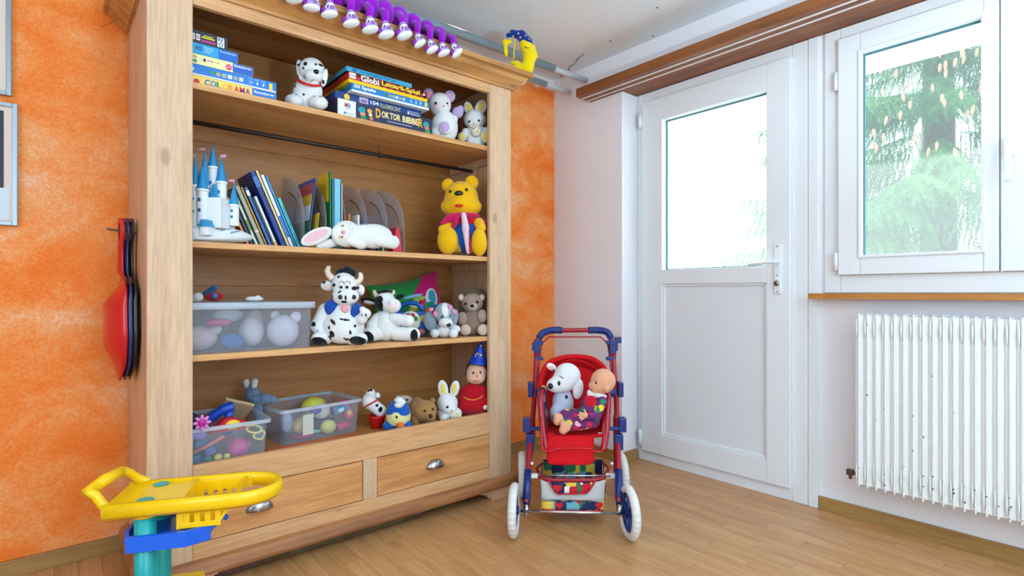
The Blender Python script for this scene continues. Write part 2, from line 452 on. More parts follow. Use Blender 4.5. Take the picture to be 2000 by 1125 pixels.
r_ = put('plank_field', rest, M_FLOOR, fl); r_['kind'] = 'stuff'
setp(box('ceiling', X0, 2.9, Y0, YW+.1, ZC, ZC+.1, M_CEIL, bev=0), kind='structure')
setp(box('wall_back', X0, 2.9, YW, YW+.1, 0, ZC, M_OR, bev=0), kind='structure')
def wall_with_hole(name, axis, a, b, lo, hi, holes, mat):
    """wall slab between a and b on the given axis, spanning lo..hi, with rectangular openings (s0,s1,z0,z1)"""
    bm = BM()
    def add(s0, s1, z0, z1):
        if s1-s0 < 1e-4 or z1-z0 < 1e-4: return
        if axis == 'x': bbox(bm, a, b, s0, s1, z0, z1)
        else: bbox(bm, s0, s1, a, b, z0, z1)
    cur = lo
    for s0, s1, z0, z1 in sorted(holes):
        add(cur, s0, 0, ZC); add(s0, s1, 0, z0); add(s0, s1, z1, ZC); cur = s1
    add(cur, hi, 0, ZC)
    return setp(put(name, bm, mat), kind='structure')
wall_with_hole('wall_right', 'x', XW, XW+.1, Y0, YP, [(-.25, .996, 1.0, 2.19), (1.068, 2.03, 0, 2.19)], M_WALL)
b = BM(); bbox(b, XP, XW+.1, YP, YW, 0, 2.191, .003); bbox(b, XP, XW+.1, 2.302, YW, 2.191, 2.245); bbox(b, XP, XW+.1, YP, YW, 2.245, ZC)
setp(put('wall_pier', b, M_WALL), kind='structure')
setp(box('wall_lintel', XP, XW, Y0, YP, 2.245, ZC, M_WALL, bev=0), kind='structure')
wall_with_hole('wall_left', 'x', X0-.1, X0, Y0, YW, [(-.6, 1.0, .9, 2.1)], M_WALL)  # opening added for the side fill light, out of view
wall_with_hole('wall_front', 'y', Y0-.1, Y0, X0, 2.9, [(-.35, 1.45, .85, 2.15)], M_WALL)  # opening added for the rear fill light, out of view
setp(box('baseboard_back', X0, XP, YW-.016, YW, 0, .06, M_SKIRT, bev=.003), kind='structure')
setp(box('baseboard_pier', XP-.016, XP, YP-.016, YW-.016, 0, .06, M_SKIRTY, bev=.003), kind='structure')
setp(box('baseboard_recess', XP-.016, XW-.02, YP-.016, YP, 0, .06, M_SKIRT, bev=.003), kind='structure')
setp(box('baseboard_right', XW-.016, XW, Y0, 1.02, 0, .06, M_SKIRTY, bev=.003), kind='structure')
# hairline cracks in the plaster where ceiling and wall meet
cr = BM()
pts = [Vector((XP-.004-.02*i-.006*math.sin(i*2.1), 2.56-.045*i+.012*math.sin(i*3.3), ZC-.0008)) for i in range(9)]
btube(cr, pts, [.001+.0022*abs(math.sin(i*1.3)) for i in range(9)], 5)
setp(put('trim_1', cr, cm(96, 78, 70, .9)), kind='structure')
for i, (px, py) in enumerate([(1284, 15), (1276, 70), (1192, 80), (1195, 117)]):
    k = (HY-py)/F; d = (ZC-1)/k; p = wpt(px, py, d)
    b = BM(); bsphere(b, (p.x, p.y, ZC), .006, (1.6, .7, .25), 8)
    setp(put('trim_%d' % (i+2), b, cm(70, 58, 52, .9)), kind='structure')

# glass with a film of dust on it
def glass_mat():
    m, N, L, P = newmat('window_glass'); N.remove(P)
    out = [n for n in N if n.type == 'OUTPUT_MATERIAL'][0]
    t = N.new('ShaderNodeBsdfTransparent'); t.inputs[0].default_value = (.95, 1, .99, 1)
    g = N.new('ShaderNodeBsdfGlossy'); g.inputs['Roughness'].default_value = .02
    tr = N.new('ShaderNodeBsdfTranslucent'); tr.inputs[0].default_value = (.85, .93, 1, 1)
    tc = N.new('ShaderNodeTexCoord'); nz = N.new('ShaderNodeTexNoise'); nz.inputs['Scale'].default_value = 300; L.new(tc.outputs['Object'], nz.inputs['Vector'])
    mr = N.new('ShaderNodeMapRange'); mr.inputs['To Min'].default_value = .05; mr.inputs['To Max'].default_value = .12; L.new(nz.outputs['Fac'], mr.inputs['Value'])
    m1 = N.new('ShaderNodeMixShader'); m1.inputs[0].default_value = .04; L.new(t.outputs[0], m1.inputs[1]); L.new(g.outputs[0], m1.inputs[2])
    m2 = N.new('ShaderNodeMixShader'); L.new(mr.outputs[0], m2.inputs[0]); L.new(m1.outputs[0], m2.inputs[1]); L.new(tr.outputs[0], m2.inputs[2])
    L.new(m2.outputs[0], out.inputs[0])
    return m
M_GLASS = glass_mat(); M_SEAL = cm(70, 120, 135, .4)
def bframe(bm, y0, y1, z0, z1, wl, wr, wb, wt, xa, xb, bev=.004):
    """rectangular frame in the plane x, mitred look: four bars"""
    bbox(bm, xa, xb, y0, y0+wr, z0, z1, bev); bbox(bm, xa, xb, y1-wl, y1, z0, z1, bev)
    bbox(bm, xa, xb, y0+wr, y1-wl, z0, z0+wb, bev); bbox(bm, xa, xb, y0+wr, y1-wl, z1-wt, z1, bev)
    return bm
def pane(root, sash, y0, y1, z0, z1):
    put('pane', bbox(BM(), XW+.022, XW+.027, y0, y1, z0, z1), M_GLASS, sash)
    b = BM(); bframe(b, y0, y1, z0, z1, .006, .006, .006, .006, XW+.010, XW+.022, 0); put('glazing_seal', b, M_SEAL, sash)
# balcony door
dr = thing('door_1', None, None, (XW, 1.55, 0), kind='structure')
put('door_frame', bframe(BM(), 1.068, 2.035, 0, 2.19, .036, .072, .062, .058, XW-.012, XW+.06), M_UPVC, dr)
leaf = BM(); bframe(leaf, 1.14, 1.998, .062, 2.132, .141, .115, .117, .131, XW-.03, XW+.03)
bbox(leaf, XW-.03, XW+.03, 1.255, 1.857, 1.05, 1.133, .004)
leaf = put('door_leaf', leaf, M_UPVC, dr)
pane(dr, leaf, 1.255, 1.857, 1.133, 2.001)
put('door_panel', bbox(BM(), XW-.012, XW+.02, 1.262, 1.850, .186, 1.043, .003), M_PANEL, leaf)
b = BM(); bframe(b, 1.255, 1.857, .179, 1.05, .012, .012, .012, .012, XW-.022, XW+.0, .004); put('panel_bead', b, M_UPVC, leaf)
plate = put('handle_plate', bbox(BM(), XW-.039, XW-.03, 1.182, 1.214, .995, 1.235, .003), M_UPVC, leaf)
b = BM(); btube(b, [(XW-.035, 1.195, 1.148), (XW-.075, 1.195, 1.148)], .009, 12); btube(b, smoothpath([(XW-.075, 1.19, 1.148), (XW-.08, 1.21, 1.148), (XW-.078, 1.26, 1.144), (XW-.07, 1.325, 1.141)], 5), .008, 10)
put('door_handle', b, M_UPVC, leaf, smooth=True)
b = BM(); btube(b, [(XW-.046, 1.2, 1.046), (XW-.036, 1.2, 1.046)], .013, 16); put('key_cylinder', b, cm(150, 145, 140, .3, 1), leaf, smooth=True)
b = BM(); bbox(b, XW-.0475, XW-.0455, 1.1985, 1.2015, 1.039, 1.051); put('keyhole', b, BLACK, leaf)
for z in (1.225, 1.085, 1.005):
    b = BM(); btube(b, [(XW-.041, 1.198, z), (XW-.038, 1.198, z)], .0035, 8); put('screw', b, cm(170, 172, 176, .3, 1), leaf)
for z in (2.03, .14):
    b = BM(); btube(b, [(XW-.036, 2.005, z-.045), (XW-.036, 2.005, z+.045)], .010, 10); put('hinge', b, M_UPVC, dr, smooth=True)
# window beside it, two casements
wn = thing('window_1', None, None, (XW, .4, 1.0), kind='structure')
put('window_frame', bframe(BM(), -.25, .996, 1.0, 2.19, .066, .06, .08, .058, XW-.012, XW+.06), M_UPVC, wn)
s1 = put('sash', bframe(BM(), .386, .932, 1.08, 2.135, .087, .045, .078, .082, XW-.034, XW+.03), M_UPVC, wn)
pane(wn, s1, .431, .845, 1.158, 2.053)
s2 = put('sash', bframe(BM(), -.19, .382, 1.08, 2.135, .087, .087, .078, .082, XW-.034, XW+.03), M_UPVC, wn)
pane(wn, s2, -.103, .295, 1.158, 2.053)
b = BM(); bframe(b, .425, .851, 1.152, 2.059, .012, .012, .012, .012, XW-.040, XW-.030, .003); put('glazing_bead', b, M_UPVC, s1)
for z in (1.14, 1.95):
    b = BM(); btube(b, [(XW-.03, .942, z-.04), (XW-.03, .942, z+.04)], .009, 10); put('hinge', b, M_UPVC, wn, smooth=True)
h = BM(); bbox(h, XW-.047, XW-.034, .338, .368, 1.50, 1.575, .006); put('handle_base', h, M_UPVC, s2)
h = BM(); btube(h, [(XW-.047, .353, 1.545), (XW-.085, .353, 1.545)], .010, 12); bbox(h, XW-.095, XW-.078, .343, .366, 1.405, 1.56, .006); put('window_handle', h, M_UPVC, s2)
# casing strip between door and window, sill
setp(box('trim_6', XW-.014, XW, 1.022, 1.066, 0, 2.19, M_UPVC, bev=.003), kind='structure')
setp(box('trim_7', XW-.075, XW-.0005, Y0, 1.043, .972, .998, M_SILL, bev=.002), kind='structure', label='orange varnished wooden window sill board')
# wooden curtain board with two rails, above door and window
cb = thing('curtain_board', 'dark brown stained curtain board with two white rails above door and window', 'curtain board', (2.6, 0, 2.19))
box('board', 2.462, XW-.001, Y0+.002, 2.30, 2.192, 2.244, M_BEAM, cb, .003)
for xr in (2.505, 2.560):
    b = BM(); bbox(b, xr-.003, xr-.0015, Y0+.01, 2.295, 2.186, 2.193); bbox(b, xr+.0015, xr+.003, Y0+.01, 2.295, 2.186, 2.193); bbox(b, xr-.003, xr+.003, Y0+.01, 2.295, 2.1915, 2.1935)
    put('curtain_rail', b, cm(236, 236, 236, .3), cb, label='white double lipped curtain rail')
# grey curtain tubes under the ceiling
M_TUBE = cm(150, 168, 176, .35, .3)
t1 = thing('curtain_tube', 'thick grey telescopic curtain tube close under the ceiling behind the purple caterpillar', 'curtain rod', (1.5, 2.33, 2.33))
tube('outer_tube', [(-.4, 2.33, 2.335), (2.30, 2.33, 2.335)], .023, M_TUBE, t1, 16); tube('inner_tube', [(2.30, 2.33, 2.335), (XP-.001, 2.33, 2.335)], .017, cm(190, 196, 200, .35), t1, 16)
t2 = thing('curtain_tube', 'thinner grey curtain tube on the orange wall below the thick one', 'curtain rod', (1.5, 2.47, 2.30))
tube('outer_tube', [(1.2, 2.47, 2.30), (2.37, 2.47, 2.30)], .017, M_TUBE, t2, 16); tube('inner_tube', [(2.37, 2.47, 2.30), (XP-.001, 2.47, 2.30)], .012, cm(200, 205, 208, .35), t2, 16)
rg = BM(); c = Vector((2.19, 2.47, 2.287)); btube(rg, [c+Vector((.012*math.sin(a), .03*math.cos(a), .036*math.sin(a)*1.0)) for a in np.linspace(0, 2*PI, 24, endpoint=False)], .005, 8, True)
setp(put('curtain_ring', rg, WHITE, smooth=True), 'white plastic curtain ring hanging on the thinner grey tube', 'curtain ring')
# radiator
rd = thing('radiator', 'white column radiator with chipped paint under the window', 'radiator', (2.66, .2, .18))
M_RAD = plaster('radiator_enamel', (242, 244, 244), .05, 60); M_RAD.node_tree.nodes['Principled BSDF'].inputs['Roughness'].default_value = .35
def section_mesh():
    b = BM(); w_ = .0158
    bbox(b, 2.622, 2.665, -w_, w_, .19, .905, .003)                    # web
    bbox(b, 2.611, 2.70, -.0026, .0026, .183, .913, .002)              # thin fin
    for z0, z1 in ((.205, .285), (.81, .89)):                           # loops near the ends
        btube(b, smoothpath([(2.624, .0088, z0), (2.618, .0088, z0+.015), (2.615, .0088, (z0+z1)/2), (2.618, .0088, z1-.015), (2.624, .0088, z1)], 3), .0042, 6)
    return b
sm = None; y = .820; i = 0
while y > -.75:
    if sm is None:
        b = section_mesh(); bmesh.ops.recalc_face_normals(b, faces=b.faces)
        sm = bpy.data.meshes.new('radiator_section'); b.transform(Matrix.Translation((-2.66, 0, -.18))); b.to_mesh(sm); b.free(); sm.materials.append(M_RAD)
    o = bpy.data.objects.new('radiator_section', sm); COL.objects.link(o); o.parent = rd; o.location = (0, y-.2, 0)
    y -= .0318; i += 1
b = BM()
for z in (.245, .85): btube(b, [(2.672, .824, z), (2.672, -.76, z)], .017, 12)
put('header_pipe', b, M_RAD, rd, smooth=True)
b = BM(); btube(b, [(2.672, .824, .218), (2.672, .87, .218)], .007, 10); bbox(b, 2.660, 2.684, .858, .884, .206, .232, .004); btube(b, [(2.672, .871, .218), (2.672, .871, .19)], .006, 10); put('bleed_valve', b, cm(110, 100, 92, .35, 1), rd)
for yy in (.7, .2, -.4):
    for zz in (.3, .8): box('wall_bracket', 2.69, XW-.001, yy-.01, yy+.01, zz, zz+.03, M_RAD, rd, 0)
chips = BM()
for q in range(34):
    k = random.randint(0, 16); bsphere(chips, (2.6105, .820-.0318*k+random.uniform(-.003, .003), random.choice([random.uniform(.19, .30), random.uniform(.2, .9)])), .0022, (.3, random.uniform(.6, 1.2), random.uniform(.6, 2.2)), 6)
ch = put('paint_chips', chips, cm(90, 80, 74, .8), rd); ch['kind'] = 'stuff'
# added uplighter, unseen behind the camera, to brighten ceiling and room
lm = thing('added_uplighter', 'added white uplighter, unseen in the rear part of the room, brightening the ceiling', 'lamp', (1.35, -.5, 0))
LX, LY, LZ = .85, -.85, 1.02
b = BM(); blathe(b, [(.14, 0), (.14, .02), (.02, .03), (.012, .04), (.012, LZ-.09), (.02, LZ-.07)], (LX, LY, 0), 24); put('stand', b, WHITE, lm)
b = BM(); blathe(b, [(.02, LZ-.09), (.10, LZ-.05), (.17, LZ+.03), (.172, LZ+.035), (.165, LZ+.035), (.09, LZ-.035), (.01, LZ-.045)], (LX, LY, 0), 32); put('bowl', b, WHITE, lm, smooth=True)
m, N, L, P = newmat('added_fill_glow'); P.inputs['Base Color'].default_value = (1, 1, 1, 1); P.inputs['Emission Color'].default_value = (.64, .87, 1, 1); P.inputs['Emission Strength'].default_value = 800
b = BM(); blathe(b, [(.12, LZ-.005), (.12, LZ)], (LX, LY, 0), 32); put('added_fill_disc', b, m, lm)
# pictures on the orange wall
for (z0, z1, lab, x1) in ((1.236, 1.665, 'grey framed picture with pale mount and dark image, the lower of two', -.078), (1.690, 2.12, 'grey framed picture with pale mount and small dark lettering, the upper of two', -.094)):
    p = thing('framed_picture', lab, 'picture', (-.25, YW, z0), group=None)
    xa = x1-.34; b = BM()
    for q in ((xa, xa+.014, z0, z1), (x1-.014, x1, z0, z1), (xa+.014, x1-.014, z0, z0+.014), (xa+.014, x1-.014, z1-.014, z1)): bbox(b, q[0], q[1], YW-.02, YW-.001, q[2], q[3], .002)
    put('frame', b, cm(150, 164, 176, .3, .6), p)
    box('mount', xa+.012, x1-.012, YW-.012, YW-.002, z0+.012, z1-.012, cm(232, 214, 204, .6), p, 0)
    if z0 < 1.5:
        box('print', xa+.03, x1-.036, YW-.0135, YW-.012, z0+.13, z1-.03, cm(28, 42, 58, .5), p, 0)
        box('print', xa+.03, x1-.022, YW-.0137, YW-.012, z0+.02, z0+.13, cm(214, 228, 244, .5), p, 0, label='pale snow slope at the foot of the picture')
    else:
        for k in range(5): box('print', xa+.05, x1-.062-.004*(k % 2), YW-.0135, YW-.012, z0+.06+.05*k, z0+.075+.05*k+.01*(k % 2), cm(52, 50, 58, .5), p, 0)
# ------------------------------------------------------------------ outside: eave, ground, spruce
setp(box('trim_8', 2.905, 3.5, -4, 7, 2.22, 2.36, cm(244, 244, 244, .7), bev=0), kind='structure', label='white boarded roof overhang outside the window')
setp(box('ground', 3.2, 40, -25, 30, -3.2, -3.0, cm(206, 206, 200, .9), bev=0), kind='structure')
TX, TY = 10.0, 2.1
tr = thing('spruce_tree', 'tall bright green spruce with hanging cones outside the window', 'tree', (TX, TY, -3.0))
b = BM(); btube(b, [(TX, TY, -3), (TX, TY, 5), (TX, TY, 13)], [.28, .18, .03], 10); put('trunk', b, cm(96, 78, 62, .9), tr, smooth=True)
def needle_mat(name, a, c):
    m, N, L, P = newmat(name); oi = N.new('ShaderNodeObjectInfo'); r = ramp(N, [(0, rgb(*a)), (1, rgb(*c))]); L.new(oi.outputs['Random'], r.inputs[0])
    L.new(r.outputs[0], P.inputs['Base Color']); P.inputs['Roughness'].default_value = .7
    P.inputs['Transmission Weight'].default_value = 0
    return m
M_NEED = needle_mat('spruce_needles', (58, 118, 72), (112, 164, 92))
def branch_mesh(seed, L_):
    rnd = random.Random(seed); V = []; Fc = []
    def needle(p, d, ln):
        n = Vector((rnd.uniform(-1, 1), rnd.uniform(-1, 1), rnd.uniform(-1, 1))).cross(d)
        if n.length < 1e-3: return
        n.normalize(); i = len(V)
        V.extend([p-n*.0035, p+n*.0035, p+d*ln]); Fc.append((i, i+1, i+2))
    def twig(p, d, ln, droop, dens):
        q = p.copy(); st = ln/dens; dd = d.copy()
        for s_ in range(dens):
            dd = (dd+Vector((0, 0, -droop))).normalized(); q2 = q+dd*st
            for k in range(5):
                nd = (dd*.8+Vector((rnd.uniform(-1, 1), rnd.uniform(-1, 1), rnd.uniform(-.7, .9)))).normalized()
                needle(q+dd*st*rnd.random(), nd, rnd.uniform(.022, .036))
            i = len(V); sd = dd.cross(Vector((0, 0, 1)))
            sd = sd.normalized()*.004 if sd.length > 1e-3 else Vector((.004, 0, 0))
            V.extend([q-sd, q+sd, q2]); Fc.append((i, i+1, i+2)); q = q2
    n = int(L_*13); p = Vector((0, 0, 0)); d = Vector((1, 0, -.15)).normalized()
    for i in range(n):
        t = i/n; d = (d+Vector((0, 0, -.028+.065*t))).normalized(); p = p+d*(L_/n)
        if t < .12: continue
        for sgn in (-1, 1):
            ang = rnd.uniform(.6, 1.1)*sgn; ln = (.22+.50*(1-t))*rnd.uniform(.7, 1.2)
            dv = Vector((d.x*math.cos(ang), math.sin(ang)*.9, d.z-.1)).normalized()
            twig(p, dv, ln, .06, int(10+ln*22))
            if rnd.random() < .8: twig(p, Vector((.25, .25*sgn, -1)).normalized(), ln*.75, .02, int(8+ln*14))
    me = bpy.data.meshes.new('branch'); me.from_pydata([tuple(v) for v in V], [], Fc); me.materials.append(M_NEED)
    return me
BR = [branch_mesh(s_, 2.0) for s_ in (1, 2, 3, 4)]
nb = 0; z = -1.4
cam_az = math.atan2(-TY, -TX)
while z < 11.5 and nb < 295:
    Lz = 3.45*(13.5-z)/13.5
    for k in range(11 if z < 6 else 5):
        a = cam_az+random.uniform(-1.75, 1.75) if k < 10 else random.uniform(0, 2*PI)
        o = bpy.data.objects.new('branch', random.choice(BR)); COL.objects.link(o); o.parent = tr
        o.location = (0, 0, z+3+random.uniform(-.12, .12)); sc = Lz/2.0*random.uniform(.82, 1.08); o.scale = (sc, max(sc, .8), max(sc*.9, .8)); o.rotation_euler = (random.uniform(-.12, .12), random.uniform(-.1, .12), a); nb += 1
    z += .34 if z < 6 else .7
cone = None
for i in range(40):
    px = random.uniform(1700, 1920); py = random.uniform(90, 290) if i < 38 else random.uniform(290, 330)
    p = wpt(px, py, 5.4+random.uniform(0, .9))
    if cone is None:
        b = BM(); blathe(b, [(.004, 0), (.016, -.015), (.021, -.05), (.018, -.09), (.006, -.125)], (0, 0, 0), 8); cone = bpy.data.meshes.new('cone'); b.to_mesh(cone); b.free(); cone.materials.append(cm(176, 130, 108, .8))
    o = bpy.data.objects.new('cone', cone); COL.objects.link(o); o.parent = tr; o.scale = (.8,)*3; o.location = (p.x-TX, p.y-TY, p.z+3); o.rotation_euler = (random.uniform(-.2, .2), random.uniform(-.2, .2), 0)

# ------------------------------------------------------------------ wardrobe used as open toy shelf
CX0, CX1, CY, CYB = .244, 1.766, 2.09, 2.60      # left, right, front of the stiles, back
OX0, OX1 = .3735, 1.633                          # opening
S1, S2, S3, S4 = 1.715, 1.176, .788, .388        # tops of the three shelves and of the bottom
wd = thing('wardrobe', 'tall open pine wardrobe with three shelves and two drawers full of toys', 'wardrobe', (1.0, 2.35, 0))
box('stile', CX0, OX0, CY, CY+.024, .095, 2.015, M_PINE, wd, .004); box('stile', OX1, CX1, CY, CY+.024, .095, 2.015, M_PINE, wd, .004)
box('side_panel', CX0, CX0+.024, CY+.024, CYB, .06, 2.06, M_SIDE, wd, .002); box('side_panel', CX1-.024, CX1, CY+.024, CYB, .06, 2.06, M_SIDE, wd, .002)
box('top_rail', OX0, OX1, CY, CY+.024, 1.967, 2.015, M_PINEX, wd, .003)
box('front_rail', OX0, OX1, CY, CY+.024, .32, .421, M_PINEX, wd, .003, label='pine board in front of the lowest compartment')
box('front_rail', OX0, OX1, CY, CY+.024, .095, .156, M_PINEX, wd, .003)
box('drawer_divider', .981, 1.042, CY, CY+.024, .156, .32, M_PINE, wd, .002)
sm_ = [.1, .30, .475, .74, 1.03, 1.32, 1.63, 1.85, 2.05]
for a, b_ in zip(sm_[:-1], sm_[1:]): box('back_board', CX0+.024, CX1-.024, CYB-.022, CYB-.004, a+.0005, b_-.0005, M_INT, wd, .0008)
for S in (S1, S2, S3): box('shelf', CX0+.024, CX1-.024, CY+.026, CYB-.022, S-.022, S, M_SHELF, wd, .002)
box('bottom_board', CX0+.024, CX1-.024, CY+.024, CYB-.022, S4-.02, S4, M_INT, wd, 0)
box('top_board', CX0, CX1, CY, CYB, 2.06, 2.078, M_INT, wd, 0)
for S in (S1, S2, S3):
    for xa, xb in ((CX0+.024, CX0+.044), (CX1-.044, CX1-.024)): box('shelf_cleat', xa, xb, CY+.05, CYB-.03, S-.057, S-.022, M_SIDE, wd, .002)
tube('hanging_rail', [(CX0+.024, 2.35, 1.642), (CX1-.024, 2.35, 1.642)], .0085, cm(64, 54, 50, .45, .6), wd, 12, label='dark metal clothes rail')
b = BM(); btube(b, smoothpath([(1.185, 2.35, 1.69), (1.185, 2.355, 1.665), (1.185, 2.362, 1.642), (1.185, 2.35, 1.628), (1.185, 2.34, 1.64)], 4), .003, 6); put('rail_hook', b, cm(80, 70, 64, .4, .7), wd, smooth=True)
for xa in (CX0+.024, CX1-.049): box('rail_block', xa, xa+.025, 2.325, 2.375, 1.61, 1.693, M_SIDE, wd, .002)
for xa, xb, hx in ((OX0+.0025, .9785, .585), (1.0445, OX1-.0025, 1.325)):
    d_ = box('drawer', xa, xb, CY+.003, CY+.024, .1585, .3165, M_DRAW, wd, .002)
    # half-round cup pull
    cp = BM(); n1, n2 = 12, 8; g = []
    for i in range(n2+1):
        ph = i/n2*PI/2; ring = []
        for j in range(n1+1):
            a = PI*j/n1; ring.append(cp.verts.new((hx+.047*math.cos(a)*math.cos(ph*.0)*(1 if i == 0 else math.cos(ph)), CY+.003-.026*math.sin(ph), .222+.036*math.sin(a)*(1 if i == 0 else math.cos(ph)**.7))))
        g.append(ring)
    for i in range(n2):
        for j in range(n1): cp.faces.new((g[i][j], g[i][j+1], g[i+1][j+1], g[i+1][j]))
    bmesh.ops.remove_doubles(cp, verts=cp.verts, dist=.0004)
    h_ = put('cup_pull', cp, cm(170, 172, 176, .22, 1), d_, smooth=True, label='metal half-round cup pull')
    md = h_.modifiers.new('s', 'SOLIDIFY'); md.thickness = .002
    for sx in (-1, 1): b = BM(); bsphere(b, (hx+sx*.04, CY+.002, .229), .004, (1, .5, 1), 8); put('screw', b, cm(150, 150, 150, .3, 1), d_)
def swept(name, path, prof, mat, parent):
    """sweep a (out, z) profile along an open XY path with mitred corners; outside is to the right of the path"""
    b = BM(); n = len(path); rings = []
    P_ = [Vector(p) for p in path]
    for i, p in enumerate(P_):
        ds = []
        if i > 0: ds.append((p-P_[i-1]).normalized())
        if i < n-1: ds.append((P_[i+1]-p).normalized())
        ns = [Vector((d.y, -d.x)) for d in ds]; nn = sum(ns, Vector((0, 0))).normalized(); k = 1/max(nn.dot(ns[0]), .3)
        rings.append([b.verts.new((p.x+nn.x*o_*k, p.y+nn.y*o_*k, z_)) for o_, z_ in prof])
    m_ = len(prof)
    for A, B in zip(rings[:-1], rings[1:]):
        for k in range(m_): b.faces.new((A[k], A[(k+1) % m_], B[(k+1) % m_], B[k]))
    b.faces.new(rings[0]); b.faces.new(rings[-1][::-1])
    return put(name, b, mat, parent)
pathc = [(CX0, CYB), (CX0, CY), (CX1, CY), (CX1, CYB)]
swept('cornice', pathc, [(-.02, 2.008), (.012, 2.008), (.014, 2.018), (.024, 2.026), (.050, 2.046), (.060, 2.062), (.066, 2.066), (.080, 2.068), (.082, 2.076), (.080, 2.090), (-.02, 2.090)], M_CORN, wd)
swept('plinth', pathc, [(-.01, .054), (.030, .054), (.033, .066), (.028, .084), (.018, .096), (.004, .104), (-.01, .104)], M_PLIN, wd)
for xa, sg in ((CX0-.014, 1), (CX1+.014, -1)):
    b = BM(); poly = [(xa, 0), (xa+sg*.145, 0), (xa+sg*.150, .012), (xa+sg*.170, .020), (xa+sg*.182, .036), (xa+sg*.215, .044), (xa+sg*.22, .055), (xa, .055)]
    bprism(b, poly, 'y', CY-.016, CY+.02); bbox(b, min(xa, xa+sg*.025), max(xa, xa+sg*.025), CY+.02, CY+.16, 0, .055); put('foot', b, M_SIDE, wd)
    box('foot', min(xa, xa+sg*.06), max(xa, xa+sg*.06), CYB-.10, CYB-.02, 0, .06, M_SIDE, wd, .002)
b = BM(); btube(b, [(.243, 2.36, 2.0), (.155, 2.56, 1.995)], .0014, 6); put('wire', b, cm(140, 140, 140, .3, 1), wd, label='thin wire at the cornice')
# rolled jute rug under it
def jute():
    m, N, L, P = newmat('braided_jute'); tc = N.new('ShaderNodeTexCoord')
    wv = N.new('ShaderNodeTexWave'); wv.inputs['Scale'].default_value = 90; wv.inputs['Distortion'].default_value = 6; wv.inputs['Detail'].default_value = 2; L.new(tc.outputs['Object'], wv.inputs['Vector'])
    r = ramp(N, [(.2, rgb(84, 58, 36)), (.8, rgb(160, 122, 78))]); L.new(wv.outputs['Fac'], r.inputs[0])
    nz = N.new('ShaderNodeTexNoise'); nz.inputs['Scale'].default_value = 3.5; L.new(tc.outputs['Object'], nz.inputs['Vector'])
    r2 = ramp(N, [(.40, rgb(96, 50, 96)), (.45, (0, 0, 0, 1)), (.60, (0, 0, 0, 1)), (.64, rgb(50, 96, 66))]); L.new(nz.outputs['Fac'], r2.inputs[0])
    mx = N.new('ShaderNodeMixRGB'); mx.blend_type = 'ADD'; mx.inputs[0].default_value = .5; L.new(r.outputs[0], mx.inputs[1]); L.new(r2.outputs[0], mx.inputs[2])
    L.new(mx.outputs[0], P.inputs['Base Color']); P.inputs['Roughness'].default_value = .95
    bp = N.new('ShaderNodeBump'); bp.inputs['Strength'].default_value = .8; bp.inputs['Distance'].default_value = .006; L.new(wv.outputs['Fac'], bp.inputs['Height']); L.new(bp.outputs[0], P.inputs['Normal'])
    return m
b = BM(); sp = []
for i in range(60):
    a = i/59*5*PI; r_s = .006+.018*i/59; sp.append((2.14+r_s*math.cos(a)*1.4, .0245+r_s*math.sin(a)))
g = [[b.verts.new((xx, p[0], p[1])) for p in sp] for xx in np.linspace(.45, 1.27, 24)]
for A, B in zip(g[:-1], g[1:]):
    for k in range(len(sp)-1): b.faces.new((A[k], A[k+1], B[k+1], B[k]))
rug = setp(put('rolled_rug', b, jute(), smooth=True), 'brown braided jute rug rolled up under the wardrobe', 'rug')
md = rug.modifiers.new('s', 'SOLIDIFY'); md.thickness = .005; md.offset = 1
# ------------------------------------------------------------------ board games on the top shelf
def carton(name, label, x0, x1, z0, z1, Y, depth, col, rows=(), group='board games on the top shelf', lid=.7):
    t = thing(name, label, 'board game', ((x0+x1)/2, Y, z0), group=group)
    zl = z0+(z1-z0)*(1-lid)
    box('box_base', x0+.001, x1-.001, Y+.001, Y+depth-.001, z0+.0003, zl+.002, cm(*rows[0]) if rows else cm(*col, .35), t, 0)
    box('box_lid', x0, x1, Y, Y+depth, zl if lid < 1 else z0+.0003, z1, cm(*col, .32), t, .001)
    return t
def patch(t, x0, x1, z0, z1, Y, col, name='printed_panel', k=1):
    return box(name, x0, x1, Y-.0004*k, Y, z0, z1, cm(*col, .35), t, 0)
W_ = cm(245, 245, 245, .5); YEL = cm(250, 214, 40, .5); NAVY = cm(20, 40, 110, .5)
Ya = 2.15
t = carton('board_game', 'yellow board game box with rainbow coloured lettering at the bottom of its stack', .29, .66, 1.716, 1.752, Ya, .27, (252, 214, 92))
patch(t, .575, .659, 1.717, 1.751, Ya, (10, 110, 205))
for i, (ch_, c_) in enumerate(zip('COLORAMA', [(20, 110, 200), (20, 130, 210), (30, 140, 70), (240, 190, 20), (240, 140, 30), (226, 50, 40), (200, 40, 110), (140, 50, 150)])):
    text(ch_, cm(*c_, .5), t, .42+.0187*i, .4375+.0187*i, 1.723, 1.745, Ya-.0008, bold=.03)
text('Ravensburger', W_, t, .582, .652, 1.732, 1.745, Ya-.0008, bold=.02)
b = BM(); bsphere(b, (.395, Ya, 1.730), .010, (1, .1, 1), 10); put('printed_panel', b, cm(214, 40, 40, .4), t)
t = carton('board_game', 'bright blue board game box with a row of small pictures above the yellow box', .285, .66, 1.753, 1.790, Ya, .27, (8, 118, 208), rows=((235, 238, 240),), lid=.86)
for i, c_ in enumerate([(60, 140, 80), (176, 160, 120), (170, 176, 176), (220, 224, 226), (160, 160, 166), (226, 214, 190)]): patch(t, .438+.0185*i, .452+.0185*i, 1.765, 1.779, Ya, c_)
text('e', W_, t, .376, .388, 1.766, 1.778, Ya-.0008, bold=.03)
